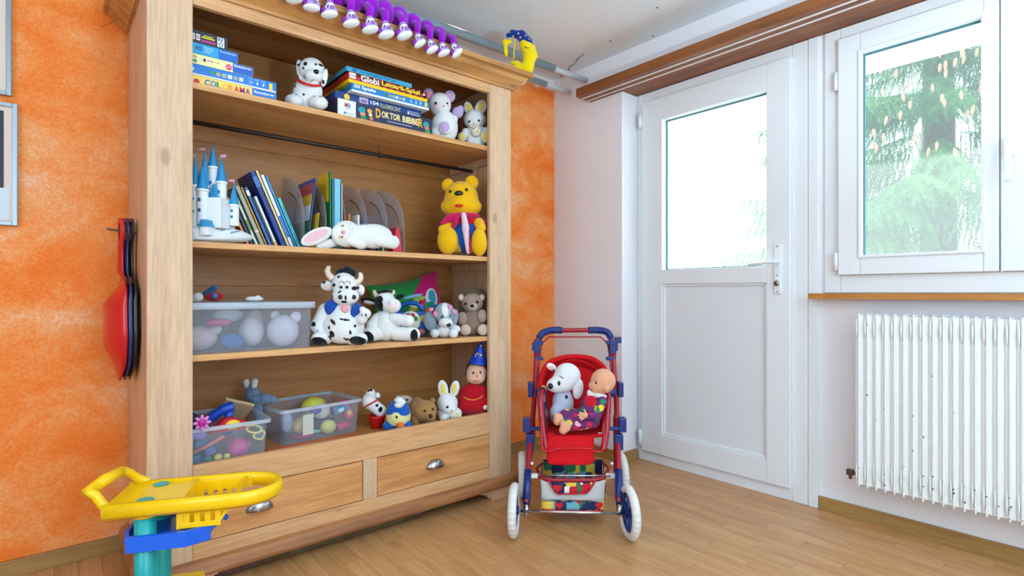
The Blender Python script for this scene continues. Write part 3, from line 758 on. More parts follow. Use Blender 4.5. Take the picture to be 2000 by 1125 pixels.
for i in range(3): text(['Spieler', 'Alter', 'Dauer'][i], W_, t, .562+.022*i, .577+.022*i, 1.781, 1.785, Ya-.0008); text(['11', '4', '?'][i], W_, t, .566+.022*i, .574+.022*i, 1.764, 1.776, Ya-.0008, bold=.02)
patch(t, .634, .646, 1.759, 1.783, Ya, (250, 206, 30))
t = carton('board_game', 'pale yellow puzzle box with a pink star and a blue end', .28, .578, 1.791, 1.826, Ya, .25, (248, 240, 170))
patch(t, .51, .577, 1.792, 1.825, Ya, (14, 88, 190)); text('Ravensburger', W_, t, .514, .572, 1.810, 1.822, Ya-.0008, bold=.02)
text('4', NAVY, t, .413, .424, 1.803, 1.817, Ya-.0008, bold=.03)
for i, c_ in enumerate([(226, 80, 140), (90, 150, 220), (240, 200, 60), (110, 180, 110)]): patch(t, .428+.010*i, .436+.010*i, 1.808, 1.813, Ya, c_)
patch(t, .378, .396, 1.796, 1.806, Ya, (70, 130, 110)); patch(t, .378, .396, 1.810, 1.820, Ya, (200, 170, 130))
b = BM(); bprism(b, [(.497+(.014 if q % 2 else .008)*math.cos(q*PI/7), 1.806+(.014 if q % 2 else .008)*math.sin(q*PI/7)) for q in range(14)], 'y', Ya-.001, Ya); put('printed_panel', b, cm(224, 40, 120, .4), t)
text('11+', W_, t, .490, .505, 1.802, 1.810, Ya-.0016, bold=.02)
t = carton('board_game', 'light blue game box with dark serif lettering below the black box', .275, .527, 1.827, 1.864, Ya, .24, (30, 160, 222))
patch(t, .464, .526, 1.828, 1.863, Ya, (10, 100, 196)); text('er AG', NAVY, t, .374, .412, 1.840, 1.855, Ya-.0008, bold=.02)
text('Ravensburger', W_, t, .469, .521, 1.850, 1.858, Ya-.0008)
for i in range(3): patch(t, .418, .448-.004*i, 1.8535-.007*i, 1.855-.007*i, Ya, (236, 240, 244))
t = carton('board_game', 'black puzzle box with yellow and magenta print on top of its stack', .27, .494, 1.865, 1.908, Ya, .22, (34, 36, 42), lid=1)
for i in range(2): patch(t, .378+.016*i, .390+.016*i, 1.874, 1.895, Ya, (240, 236, 240)); patch(t, .380+.016*i, .388+.016*i, 1.879, 1.882, Ya, (170, 30, 60), k=2); patch(t, .380+.016*i, .388+.016*i, 1.886, 1.889, Ya, (170, 30, 60), k=2)
patch(t, .410, .452, 1.886, 1.890, Ya, (246, 226, 30)); patch(t, .416, .446, 1.893, 1.896, Ya, (246, 226, 30)); patch(t, .410, .454, 1.872, 1.880, Ya, (190, 40, 140))
patch(t, .460, .482, 1.869, 1.903, Ya, (228, 240, 246)); text('FX', NAVY, t, .4625, .4795, 1.888, 1.900, Ya-.0012, bold=.03)
b = BM(); btube(b, [(.471+.006*math.cos(a), Ya-.001, 1.878+.006*math.sin(a)) for a in np.linspace(0, 2*PI, 12, endpoint=False)], .0012, 6, True); put('printed_panel', b, NAVY, t)

Yb = 2.17
t = carton('board_game', 'dark blue board game box with big orange lettering at the bottom of the right stack', .905, 1.358, 1.716, 1.799, Yb, .28, (34, 42, 78), lid=1)
patch(t, .907, .985, 1.722, 1.797, Yb, (238, 240, 242))
text('MB', cm(30, 120, 200, .5), t, .936, .962, 1.766, 1.784, Yb-.001, bold=.03); text('M', cm(226, 40, 40, .5), t, .936, .948, 1.766, 1.784, Yb-.0015, bold=.03)
text('SPIELE', cm(60, 60, 70, .5), t, .938, .960, 1.757, 1.762, Yb-.001); patch(t, .932, .944, 1.738, 1.747, Yb, (40, 150, 180), k=2); patch(t, .948, .976, 1.741, 1.743, Yb, (120, 124, 132), k=2)
for i, (ch_, x_, h_) in enumerate([('D', 1.075, 1.35), ('O', 1.103, 1), ('K', 1.122, 1), ('T', 1.141, 1), ('O', 1.158, 1), ('R', 1.177, 1), ('B', 1.203, 1), ('I', 1.222, 1), ('B', 1.232, 1), ('B', 1.25, 1), ('E', 1.268, 1), ('R', 1.284, 1.35)]):
    wl = .017*h_ if ch_ != 'I' else .008
    text(ch_, cm(250, 176, 50, .5) if h_ > 1 else cm(250, 226, 160, .5), t, x_, x_+wl, 1.757-.006*(h_ > 1), 1.785+.006*(h_ > 1), Yb-.001, bold=.03)
patch(t, 1.13, 1.25, 1.745, 1.747, Yb, (220, 226, 236), k=2)
for (xc, zc, cols) in ((1.012, 1.757, ((20, 150, 160), (236, 150, 110), (30, 140, 90))), (1.047, 1.760, ((240, 170, 70), (250, 220, 180), (226, 120, 50))), (1.325, 1.758, ((30, 160, 150), (226, 110, 60), (40, 150, 80)))):
    for q, (dx, dz, r_) in enumerate(((0, .012, .017), (.004, -.003, .013), (.008, -.018, .014))):
        b = BM(); bsphere(b, (xc+dx, Yb, zc+dz), r_ if xc != 1.047 else r_*.7, (1, .05, .8), 10); put('printed_panel', b, cm(*cols[q], .4), t)
Yc = 2.19
t = carton('puzzle_box', 'dark blue puzzle box with pale yellow lettering under the white edged box', .905, 1.312, 1.800, 1.834, Yc, .26, (16, 56, 130), lid=1)
b = BM(); bsphere(b, (.955, Yc, 1.817), .013, (1, .06, 1), 14); put('printed_panel', b, cm(246, 206, 40, .4), t)
patch(t, 1.01, 1.05, 1.804, 1.831, Yc, (196, 176, 210)); patch(t, 1.016, 1.044, 1.811, 1.820, Yc, (120, 90, 150), k=2)
text('104', W_, t, 1.06, 1.098, 1.810, 1.827, Yc-.001, bold=.02); text('FLUORESCENT', cm(236, 220, 120, .5), t, 1.106, 1.205, 1.806, 1.824, Yc-.001); text('Clementoni', W_, t, 1.252, 1.302, 1.806, 1.814, Yc-.001, bold=.02)
patch(t, 1.240, 1.249, 1.805, 1.815, Yc, (240, 240, 244)); patch(t, 1.240, 1.300, 1.818, 1.821, Yc, (180, 196, 220))
Yd = 2.16
t = carton('board_game', 'medium blue board game box with white lettering and a white bottom edge', .962, 1.336, 1.835, 1.869, Yd, .27, (24, 128, 196), rows=((236, 238, 240),), lid=.74)
text('50 Spiele', W_, t, .972, 1.07, 1.848, 1.867, Yd-.001, bold=.03)
for i, c_ in enumerate([(60, 140, 80), (176, 160, 120), (170, 176, 176), (220, 224, 226), (160, 160, 166), (226, 200, 150)]): patch(t, 1.115+.0165*i, 1.128+.0165*i, 1.850, 1.861, Yd, c_)
for i in range(3): text(['Spieler', 'Alter', 'Dauer'][i], W_, t, 1.232+.024*i, 1.250+.024*i, 1.864, 1.8675, Yd-.001); text(['11', '4', '?'][i], W_, t, 1.236+.024*i, 1.246+.024*i, 1.849, 1.860, Yd-.001, bold=.02)
patch(t, 1.312, 1.324, 1.847, 1.866, Yd, (250, 214, 40))
t = carton('board_game', 'red and black checked game box with a yellow base', .948, 1.328, 1.870, 1.914, Yd, .30, (200, 40, 34), rows=((250, 200, 20),), lid=.68)
n = 22
for i in range(n):
    for j in range(2):
        if (i+j) % 2: patch(t, .985+.0152*i, 1.0+.0152*i, 1.885+.0143*j, 1.899+.0143*j, Yd, (24, 22, 24))
patch(t, .953, .980, 1.888, 1.911, Yd, (240, 236, 232)); text('Globi', cm(60, 60, 60, .5), t, .956, .977, 1.896, 1.903, Yd-.001)
text('Globi', W_, t, 1.003, 1.085, 1.886, 1.912, Yd-.001, bold=.03); text('Leiterli-Spiel', cm(250, 220, 40, .5), t, 1.098, 1.285, 1.886, 1.912, Yd-.001, bold=.025)
patch(t, 1.297, 1.318, 1.888, 1.911, Yd, (60, 40, 40)); b = BM(); bsphere(b, (1.307, Yd-.0004, 1.900), .007, (1, .08, 1), 10); put('printed_panel', b, cm(236, 200, 190, .4), t)
t = carton('board_game', 'flat light blue game box lying on the checked box', .94, 1.245, 1.9145, 1.934, Yd, .28, (60, 164, 206), lid=1)
text('Das Regenbogenfisch Memo-Spiel', cm(24, 70, 130, .5), t, 1.0, 1.165, 1.918, 1.930, Yd-.001)
patch(t, .965, .985, 1.917, 1.931, Yd, (40, 110, 170))

# ------------------------------------------------------------------ soft toys on the top shelf
DK = (24, 22, 26); WH = (240, 240, 242); PK = (244, 176, 190)
t = Toy('plush_dalmatian', 'white plush puppy with black spots and red collar sitting on the top shelf', 'plush toy', 604, 2.22, S1)
t.blob('head', [E(609, 136, 0, 25, 23, 22), E(617, 152, -12, 17, 13, 15), E(613, 166, -6, 12, 7, 10)], WH, [(590, 130, 3, 3, DK), (604, 132, 4, 4, DK), (596, 121, 3, 2, DK), (630, 130, 3, 3, DK), (600, 140, 2.5, 2.5, DK), (599, 155, 2, 4, DK)])
t.blob('ear', [E(587, 137, -2, 7, 21, 6, 8)], WH, [(586, 129, 3, 3, DK), (584, 150, 2, 3, DK)]); t.blob('ear', [E(635, 152, -4, 6, 18, 6, -10)], WH, [(634, 162, 2.5, 4, DK), (636, 134, 3, 4, DK)])
t.blob('body', [E(597, 187, 6, 27, 38, 24), E(611, 178, 0, 18, 24, 18)], WH, [(580, 171, 3, 3, DK), (568, 176, 2.5, 4, DK), (600, 190, 3, 2, DK)])
for x, y, dx in ((581, 201, -14), (628, 206, -18)): t.blob('paw', [E(x, y, dx, 18, 13, 17), E(x+6, y+4, dx-8, 13, 11, 12)], WH, [(x-4, y-9, 3, 1.5, DK), (x+8, y-8, 2.5, 1.5, DK)])
t.tube('collar', smoothpath([(585, 157, -8), (594, 166, -20), (608, 172, -23), (621, 173, -18), (628, 168, -6)], 4), 2.6, cm(214, 24, 34, .4))
t.ball('nose', 626, 149, 5, GLOSS, on='head', sc=(1.1, .8, .9)); t.ball('eye', 605, 133, 3, GLOSS, on='head'); t.ball('eye', 623, 132, 2.5, GLOSS, on='head')
t.line('mouth', 'head', [(604, 163), (612, 165), (620, 162), (626, 166)], .7, BLACK)
LI = (190, 170, 220)
t = Toy('plush_bear', 'white plush bear with fluffy lilac ears beside the game boxes', 'plush toy', 866, 2.23, S1)
t.blob('head', [E(859, 204, 0, 22, 23, 20), E(864, 212, -10, 14, 11, 12)], WH, [(866, 212, 7, 5, (246, 224, 228)), (848, 214, 5, 4, (246, 214, 220))])
for x, y in ((836, 183), (878, 187)): t.blob('ear', [E(x, y, 2, 11, 12, 6)], LI, [(x+(3 if x < 850 else -3), y+2, 6, 7, (236, 170, 200))])
t.blob('body', [E(868, 248, 2, 26, 33.5, 22), E(850, 262, -8, 12, 10, 12)], WH); t.blob('arm', [K(886, 232, 2, 8, 882, 256, -6, 7)], WH)
t.blob('foot', [E(872, 255, -20, 12, 13, 7)], WH, [(872, 255, 9, 10, (206, 176, 222))]); t.blob('tail', [E(893, 216, 10, 11, 11, 9), E(899, 209, 10, 6, 7, 6)], LI)
t.ball('eye', 854, 208, 2.8, GLOSS, on='head'); t.ball('eye', 875, 207, 2.3, GLOSS, on='head'); t.ball('nose', 869, 214, 2, PINK, on='head')
YL = (246, 216, 110)
t = Toy('plush_rabbit', 'white plush rabbit with yellow ears and paws holding an egg, on the top shelf', 'plush toy', 928, 2.235, S1)
t.blob('head', [E(927, 234, 0, 22, 19, 18), E(927, 246, -10, 12, 8, 9)], WH)
t.blob('ear', [E(915, 213, 2, 9, 15, 5, 18)], WH, [(916, 213, 5, 10, YL, 18)]); t.blob('ear', [E(939, 210, 2, 11, 16, 5, -24)], WH, [(939, 210, 6, 11, YL, -24)])
t.blob('body', [E(930, 269, 2, 22, 27, 18), E(909, 262, -4, 8, 10, 9), E(950, 262, -4, 9, 12, 9)], WH)
for x, r in ((904, 9), (951, 12)): t.blob('foot', [E(x, 273, -16, r, r, 8)], WH, [(x, 273, r*.72, r*.78, YL)])
t.blob('egg', [E(931, 263, -19, 10, 11, 9)], (240, 230, 214), [(927, 260, 2, 2, (230, 150, 120)), (934, 265, 2, 2, (226, 190, 90)), (931, 257, 1.5, 1.5, (226, 150, 160)), (936, 259, 1.5, 1.5, (230, 200, 120)), (928, 267, 1.6, 1.6, (226, 190, 90))])
t.ball('eye', 918, 243, 2.4, GLOSS, on='head'); t.ball('eye', 936, 241, 2.4, GLOSS, on='head'); t.ball('nose', 927, 248, 2.6, cm(240, 200, 90, .6), on='head')

# ------------------------------------------------------------------ second shelf: castle, books, file rack, rabbit, bear
M_CW = cm(232, 238, 244, .4); M_CB = cm(32, 140, 196, .35); M_CP = cm(236, 170, 206, .5)
t = Toy('toy_castle', 'white plastic toy castle with pointed blue spires', 'toy castle', 436, 2.175, S2, plane=True)
def tower(cx, y0, y1, r, ytop, dy, flag=0):
    c = t.L(cx, y0, dy); h = (y0-y1)*t.s; r_ = r*t.s
    b = BM(); blathe(b, [(r_, 0), (r_, h-.006), (r_*1.15, h-.004), (r_*1.15, h+.003), (r_*.9, h+.004)], c, 18)
    tw = put('tower', b, M_CW, t.root, world=False, smooth=False)
    b = BM(); blathe(b, [(r_*1.12, h+.002), (r_*.95, h+.01), (r_*.45, h+(y1-ytop)*t.s*.6), (.0006, h+(y1-ytop)*t.s)], c, 18)
    put('spire', b, M_CB, t.root, world=False, smooth=True)
    for k in range(2):
        b = BM(); bbox(b, c.x-r_*.25, c.x+r_*.25, c.y-r_*1.04, c.y-r_*.8, c.z+h*(.35+.3*k), c.z+h*(.35+.3*k)+r_*.6); put('tower_window', b, cm(40, 110, 160, .4), tw, world=False)
    if flag:
        top = t.L(cx, ytop, dy); b = BM(); bbox(b, top.x-.001, top.x+.001, top.y-.001, top.y+.001, top.z-.004, top.z+.012); bbox(b, top.x, top.x+flag*.018, top.y-.0006, top.y+.0006, top.z+.004, top.z+.011)
        put('flag', b, M_CP, t.root, world=False)
tower(407, 420, 325, 9, 280, 16); tower(395, 430, 364, 9, 293, 8, -1); tower(384, 445, 366, 8, 309, -4, -1); tower(403, 440, 375, 10.5, 323, -14); tower(430, 420, 356, 10, 307, 4, 1); tower(461, 442, 402, 9, 358, -8, -1); tower(421, 420, 345, 5, 306, 18, 1)
b = BM(); p0, p1 = t.L(392, 445, -6), t.L(452, 392, 14); bbox(b, p0.x, p1.x, p0.y, p1.y, p0.z, p1.z, .002); put('castle_wall', b, M_CW, t.root, world=False)
a, b2, c = t.L(411, 396, -8), t.L(438, 396, -8), t.L(424, 361, -8); b = BM(); bprism(b, [(a.x, a.z), (b2.x, b2.z), (c.x, c.z)], 'y', a.y, a.y+.03); put('gable', b, M_CB, t.root, world=False)
t.ball('rose_window', 425, 384, 6.5, M_CW, dy=-8, sc=(1, .2, 1))
q = t.L(423, 432, -8); b = BM(); bprism(b, [(q.x-.014, q.z), (q.x+.014, q.z), (q.x+.014, q.z+.045), (q.x, q.z+.075), (q.x-.014, q.z+.045)], 'y', q.y-.002, q.y+.01); put('gate', b, M_CB, t.root, world=False)
t.blob('rock_base', [E(405, 456, -4, 32, 17, 26), E(445, 460, -6, 40, 13, 26), E(470, 464, -8, 27, 9, 20), E(428, 468, -6, 55, 6, 30)], (228, 234, 240), [(455, 448, 12, 4, (150, 160, 168), 30), (470, 455, 8, 3, (160, 168, 176), 30)], mat=None)
b = BM(); p0, p1 = t.L(410, 462, -34), t.L(434, 445, -20); bbox(b, p0.x, p1.x, p0.y, p1.y, p0.z, p1.z, .001); g_ = put('gatehouse', b, M_CW, t.root, world=False)
b = BM(); p0, p1 = t.L(408, 446, -36), t.L(436, 435, -18); bprism(b, [(p0.x, p0.z), (p1.x, p0.z), (p1.x-.008, p1.z), (p0.x+.008, p1.z)], 'y', p0.y, p1.y); put('gatehouse_roof', b, M_CB, t.root, world=False)
b = BM(); p0, p1 = t.L(419, 457, -34.6), t.L(426, 449, -33); bbox(b, p0.x, p1.x, p0.y, p1.y, p0.z, p1.z); put('gatehouse_door', b, M_CB, t.root, world=False)
def garland(x0, y0, x1, y1):
    t.tube('garland', smoothpath([(x0, y0, -17), ((x0+x1)/2, (y0+y1)/2+5, -19), (x1, y1, -17)], 4), 1.6, M_CP)
garland(392, 398, 412, 392); garland(436, 392, 454, 402)
# leaning books: (pixel of foot, pixel and row of top, thickness px, colour, page colour, label)
def leaning(px0, py0, px1, py1, th, col, Y, label, deep=.19, spine=None, txt=None):
    X = Xat(px0, Y); s_ = dep(X, Y)/F; ang = -math.radians(22.8); hgt = (py0-py1)/math.cos(ang)*s_; w_ = th*.86*s_
    M = Matrix.Translation((X, Y, S2+.0005)) @ Matrix.Rotation(ang, 4, 'Y')
    r = thing('book', label, 'book', (X, Y, S2), group='books leaning on the second shelf')
    M = Matrix.Translation((0, 0, w_*math.sin(abs(ang)))) @ M
    b = BM(); bbox(b, -w_, -w_+.0012, 0, deep, 0, hgt, 0, M); bbox(b, -.0012, 0, 0, deep, 0, hgt, 0, M); bbox(b, -w_, 0, 0, .0014, 0, hgt, 0, M); put('cover', b, cm(*col, .35), r)
    put('pages', bbox(BM(), -w_+.0012, -.0012, .0014, deep-.003, .002, hgt-.003, 0, M), cm(238, 234, 222, .8), r)
    if spine: put('spine_label', bbox(BM(), -w_+.0003, -.0003, -.0004, .0005, hgt*spine[0], hgt*spine[1], 0, M), cm(*spine[2], .4), r)
    if txt:
        M2 = M @ Matrix.Translation((-w_*.2, 0, hgt*.12)) @ Matrix.Rotation(-PI/2, 4, 'Y')
        text(txt, cm(20, 60, 80, .5), r, 0, hgt*.72, 0, w_*.55, -.0009, M=M2)
bk = [(489, 457, 446, 366, 6, (236, 140, 60), 'thin orange book leaning beside the castle', None, None), (497, 461, 452, 366, 6, (28, 50, 96), 'dark navy book leaning behind the small castle tower', None, None),
 (506, 473, 462, 372, 6, (226, 236, 214), 'thin white and green book leaning among the others', (.3, .5, (90, 150, 70)), None), (518, 474, 470, 362, 9, (172, 170, 150), 'grey beige book with metal clasps on its spine', (.24, .27, (220, 220, 220)), None),
 (524, 475, 481, 364, 4, (224, 166, 40), 'thin mustard yellow book leaning against a blue one', None, None), (533, 475, 488, 364, 7, (30, 96, 176), 'mid blue book with a white band at the top of its spine', (.86, .95, (230, 236, 240)), None),
 (544, 476, 508, 381, 6, (232, 236, 238), 'short white book with a blue foot leaning in the row', (.0, .12, (220, 170, 60)), None), (560, 477, 499, 337, 10, (18, 52, 140), 'tall dark blue book with a wide spine leaning in the row', (.8, .93, (60, 110, 190)), None),
 (567, 478, 509, 335, 5, (246, 230, 150), 'tall cream yellow book leaning in the row', None, None), (575, 479, 520, 344, 7, (238, 240, 244), 'tall white book with blue figures on its spine', (.15, .45, (60, 120, 190)), None),
 (581, 479, 528, 346, 5, (60, 150, 214), 'tall light blue book leaning in the row', None, None), (589, 479, 552, 385, 8, (70, 190, 196), 'turquoise book with black spine lettering at the end of the leaning row', None, 'kleines Kinder koennen')]
for i, (a, b2, c, d_, th, col, lab, sp_, tx) in enumerate(bk): leaning(a, b2, c, d_, th, col, 2.238+.003*(i % 3), lab, spine=sp_, txt=tx)
# translucent file rack
def frosted(name, c, alpha, rough=.25):
    m, N, L, P = newmat(name); N.remove(P); out = [n for n in N if n.type == 'OUTPUT_MATERIAL'][0]
    t_ = N.new('ShaderNodeBsdfTransparent'); t_.inputs[0].default_value = (.97, .98, 1, 1)
    p = N.new('ShaderNodeBsdfPrincipled'); p.inputs['Base Color'].default_value = rgb(*c); p.inputs['Roughness'].default_value = rough
    mx = N.new('ShaderNodeMixShader'); mx.inputs[0].default_value = alpha; L.new(t_.outputs[0], mx.inputs[1]); L.new(p.outputs[0], mx.inputs[2]); L.new(mx.outputs[0], out.inputs[0])
    return m
M_RACK = frosted('smoky_clear_plastic', (196, 190, 200), .38); M_BIN = frosted('clear_storage_plastic', (216, 226, 242), .12)
rk = thing('file_rack', 'smoky clear plastic magazine rack with rounded dividers on the second shelf', 'file rack', (1.02, 2.36, S2))
RX = [.7916, .883, .967, 1.064, 1.161, 1.246]
for x_ in RX:
    poly = [(2.228, S2+.006), (2.505, S2+.006), (2.505, S2+.322)]
    poly += [(2.505-.277*math.sin(a)**1.0, S2+.075+.25*math.cos(a)**.75) for a in np.linspace(.12, PI/2, 14)]
    b = BM(); bprism(b, poly, 'x', x_-.0013, x_+.0013); put('divider', b, M_RACK, rk)
    b = BM(); btube(b, [(x_-.002, 2.475-.21*math.sin(a), S2+.075+.185*math.cos(a)**.8) for a in np.linspace(.35, 1.3, 8)], .003, 6); put('divider_slot', b, cm(120, 84, 60, .6), rk)
box('rack_base', RX[0], RX[-1], 2.226, 2.508, S2+.0005, S2+.006, M_RACK, rk, 0); box('rack_back', RX[0], RX[-1], 2.505, 2.508, S2+.006, S2+.2, M_RACK, rk, 0)
def upright(name, label, x, Yf, z1, th, deep, col, tilt=0, spine=None, cat='book'):
    r = thing(name, label, cat, (x, Yf, S2+.006), group='books in the plastic rack'); z0 = S2+.0065
    M = Matrix.Translation((x, Yf, z0)) @ Matrix.Rotation(math.radians(tilt), 4, 'Y'); h_ = z1-z0
    b = BM(); bbox(b, 0, .001, 0, deep, 0, h_, 0, M); bbox(b, th-.001, th, 0, deep, 0, h_, 0, M); bbox(b, 0, th, 0, .0012, 0, h_, 0, M); put('cover', b, cm(*col, .35), r)
    put('pages', bbox(BM(), .001, th-.001, .0012, deep-.002, .002, h_-.002, 0, M), cm(238, 234, 224, .8), r)
    if spine:
        for a, b_, c_ in spine: put('cover_print', bbox(BM(), -.0005, .0002, deep*.06, deep*.94, h_*a, h_*b_, 0, M), cm(*c_, .4), r)
    return r
upright('comic_book', 'comic with blue border and colourful cover leaning in the rack', .806, 2.24, 1.475, .006, .20, (40, 80, 160), 7, [(.08, .4, (40, 130, 70)), (.4, .62, (236, 236, 240)), (.62, .78, (230, 190, 60)), (.78, .94, (190, 70, 90))])
upright('notebook', 'thin yellow booklet in front of the blue bordered comic', .832, 2.225, 1.33, .004, .010+.10, (240, 196, 50), 7, [(.1, .5, (170, 170, 220))])
upright('picture_book', 'tall yellow and green book standing in the rack', .905, 2.25, 1.508, .008, .20, (34, 128, 60), 0, [(.62, 1.0, (246, 196, 40))])
upright('picture_book', 'pale blue thick book standing in the rack', .918, 2.23, 1.478, .026, .20, (120, 196, 222), 0)
upright('picture_book', 'thin pinkish white book beside the pale blue one', .950, 2.235, 1.462, .006, .20, (226, 206, 216), 0)
upright('picture_book', 'narrow orange book in the middle of the rack', .978, 2.225, 1.335, .007, .15, (232, 130, 60), 0)
upright('picture_book', 'small white and blue book in the middle of the rack', 1.02, 2.23, 1.335, .010, .12, (232, 238, 240), 0, [(.2, .6, (70, 170, 210))])
upright('picture_book', 'small light blue book in the middle of the rack', 1.042, 2.225, 1.30, .014, .12, (90, 160, 214), 0)
upright('picture_book', 'dark violet booklet in the right half of the rack', 1.08, 2.24, 1.262, .03, .10, (110, 44, 90), 0)
upright('picture_book', 'small blue booklet in the right half of the rack', 1.118, 2.24, 1.268, .012, .10, (40, 84, 156), 0)
upright('picture_book', 'small beige booklet in the last gap of the rack', 1.14, 2.24, 1.255, .012, .10, (210, 196, 150), 0)
b = BM(); bprism(b, [(1.185, S2+.007), (1.236, S2+.007), (1.218, S2+.115), (1.203, S2+.118)], 'y', 2.226, 2.30); setp(put('wedge_box', b, cm(214, 34, 60, .35)), 'red wedge shaped box at the end of the plastic rack', 'box')
t = Toy('plush_rabbit', 'white plush rabbit with pink ear lining lying on its side before the rack', 'plush toy', 690, 2.16, S2, plane=True)
FW = (244, 244, 244)
t.blob('head', [E(677, 458, -2, 28, 26, 22), E(680, 458, -14, 15, 15, 12)], FW, [(672, 466, 4, 3, (226, 200, 160)), (675, 444, 4, 3, (226, 205, 170))], k=6)
t.blob('ear', [E(620, 463, -4, 33, 15, 7, 24)], FW, [(620, 462, 25, 9, (244, 196, 208), 24)]); t.blob('ear', [E(640, 476, 6, 26, 9, 8, 12)], FW)
t.blob('body', [E(728, 462, 2, 38, 24, 22), E(700, 462, 0, 22, 22, 20)], FW, k=8)
t.blob('arm', [K(690, 470, -10, 12, 710, 478, -18, 11)], FW); t.blob('leg', [K(738, 468, -6, 14, 770, 475, -14, 13)], FW)
t.ball('nose', 678, 457, 4, PINK, on='head'); t.ball('eye', 676, 466, 2.2, cm(150, 110, 50, .2), on='head'); t.ball('eye', 676, 445, 2, cm(150, 110, 50, .2), on='head')
# yellow teddy bear
YB = (248, 190, 16)
t = Toy('plush_bear', 'big yellow teddy bear in blue and red clothes sitting on the second shelf', 'plush toy', 912, 2.205, S2)
t.blob('head', [E(901, 388, 0, 33, 33, 28), E(901, 405, -2, 40, 22, 28), E(900, 400, -22, 18, 15, 14)], YB, k=6)
t.blob('ear', [E(874, 361, 6, 12, 13, 7, -20)], YB); t.blob('ear', [E(921, 356, 6, 13, 14, 7, 20)], YB)
t.blob('torso', [E(909, 458, 4, 31, 38, 26)], (30, 84, 176), k=5)
t.blob('shirt', [E(909, 434, 4, 34, 14, 25), E(880, 437, -2, 15, 13, 15), E(938, 440, -2, 14, 14, 15)], (206, 26, 48), k=5)
for x, y, x2, y2 in ((878, 444, 868, 452), (936, 438, 940, 448)): t.blob('arm', [K(x, y, -12, 10, x2, y2, -20, 10)], YB)
for x, y, rx in ((877, 473, 20), (937, 476, 15)): t.blob('leg', [E(x, y, -22, rx, 27, 15), K(x, y+8, -10, 14, 905, 482, 4, 12)], YB, k=6)
t.blob('scarf', [E(905, 424, -4, 34, 8, 24), K(880, 430, -20, 8, 866, 440, -24, 4), K(893, 430, -24, 7, 890, 446, -26, 4)], (206, 30, 90), k=4)
t.blob('jabot', [K(908, 424, -27, 5, 912, 450, -27, 7), K(912, 450, -27, 7, 917, 494, -24, 5)], (238, 210, 224), [(920, 470, 2.5, 30, (206, 40, 70))], k=3)
t.ball('nose', 899, 384, 8.5, BLACK, on='head', sc=(1, .6, .65)); t.ball('eye', 882, 379, 3.2, GLOSS, on='head'); t.ball('eye', 913, 376, 3.2, GLOSS, on='head')
t.ball('mouth', 900, 408, 8, cm(210, 24, 24, .5), on='head', sc=(1, .35, .4))

# ------------------------------------------------------------------ third shelf
def tray_bin(name, label, O, ang, lx, ly, z0, z1, lidh=0, taper=.012, cat='storage box'):
    """open translucent bin, O = front left corner of the rim, local x along the front"""
    r = thing(name, label, cat, (O[0], O[1], z0), ang)
    def ring(b, x0, y0, x1, y1, z, rr=.02):
        pts = []
        for cx, cy, a0 in ((x1-rr, y0+rr, -PI/2), (x1-rr, y1-rr, 0), (x0+rr, y1-rr, PI/2), (x0+rr, y0+rr, PI)):
            for k in range(4): a = a0+k*PI/6; pts.append(b.verts.new((cx+rr*math.cos(a), cy+rr*math.sin(a), z)))
        return pts
    H = z1-z0; tp = taper; b = BM(); th = .0022
    outer = [ring(b, tp, tp, lx-tp, ly-tp, .0005), ring(b, 0.003, 0.003, lx-.003, ly-.003, H)]
    inner = [ring(b, .003+th, .003+th, lx-.003-th, ly-.003-th, H), ring(b, tp+th, tp+th, lx-tp-th, ly-tp-th, .0005+th)]
    seq = outer+inner; n_ = 16
    for A, B in zip(seq[:-1], seq[1:]):
        for k in range(n_): b.faces.new((A[k], A[(k+1) % n_], B[(k+1) % n_], B[k]))
    b.faces.new(seq[0][::-1]); b.faces.new(seq[-1])
    put('bin_wall', b, M_BIN, r, world=False)
    b = BM(); A = ring(b, -.006, -.006, lx+.006, ly+.006, H-.012); B = ring(b, -.006, -.006, lx+.006, ly+.006, H+.001); C_ = ring(b, .003, .003, lx-.003, ly-.003, H+.001); D_ = ring(b, .003, .003, lx-.003, ly-.003, H-.012)
    for P_, Q_ in ((A, B), (B, C_), (C_, D_), (D_, A)):
        for k in range(n_): b.faces.new((P_[k], P_[(k+1) % n_], Q_[(k+1) % n_], Q_[k]))
    put('bin_rim', b, M_RIM, r, world=False)
    if lidh:
        b = BM(); A = ring(b, -.008, -.008, lx+.008, ly+.008, H-lidh+.004); B = ring(b, -.008, -.008, lx+.008, ly+.008, H+.004); b.faces.new(B); b.faces.new(A[::-1])
        for k in range(n_): b.faces.new((A[k], A[(k+1) % n_], B[(k+1) % n_], B[k]))
        put('lid', b, M_RIM, r, world=False)
    return r
M_RIM = frosted('clear_rim_plastic', (222, 232, 244), .42)
def inbin(name, label, cat, O, ang, pts):
    """position of a thing inside a bin: local (x,y,z) to world"""
    M = Matrix.Translation((O[0], O[1], 0)) @ Matrix.Rotation(ang, 4, 'Z')
    return [M @ Vector(p) for p in pts]
Ob = (.285, 2.135); tray_bin('storage_box', 'clear lidded storage box full of pale soft toys on the third shelf', Ob, 0, .512, .36, S3, .962, .024, .008)
def lump(name, label, pos, r, sc, col, cat='plush toy', mat=None, ears=None, group=None, seg=18):
    o = thing(name, label, cat, (pos[0], pos[1], pos[2]-r*sc[2]), group=group)
    b = BM(); bsphere(b, pos, r, sc, seg); put('body', b, mat or cm(*col, .9, 0, .2, .4, 300), o, smooth=True)
    if ears:
        for ex, ey, ez, er, ec in ears: b = BM(); bsphere(b, (pos[0]+ex, pos[1]+ey, pos[2]+ez), er, (1, .5, 1), 12); put('ear', b, cm(*ec, .9), o, smooth=True)
    return o
zf = S3+.004
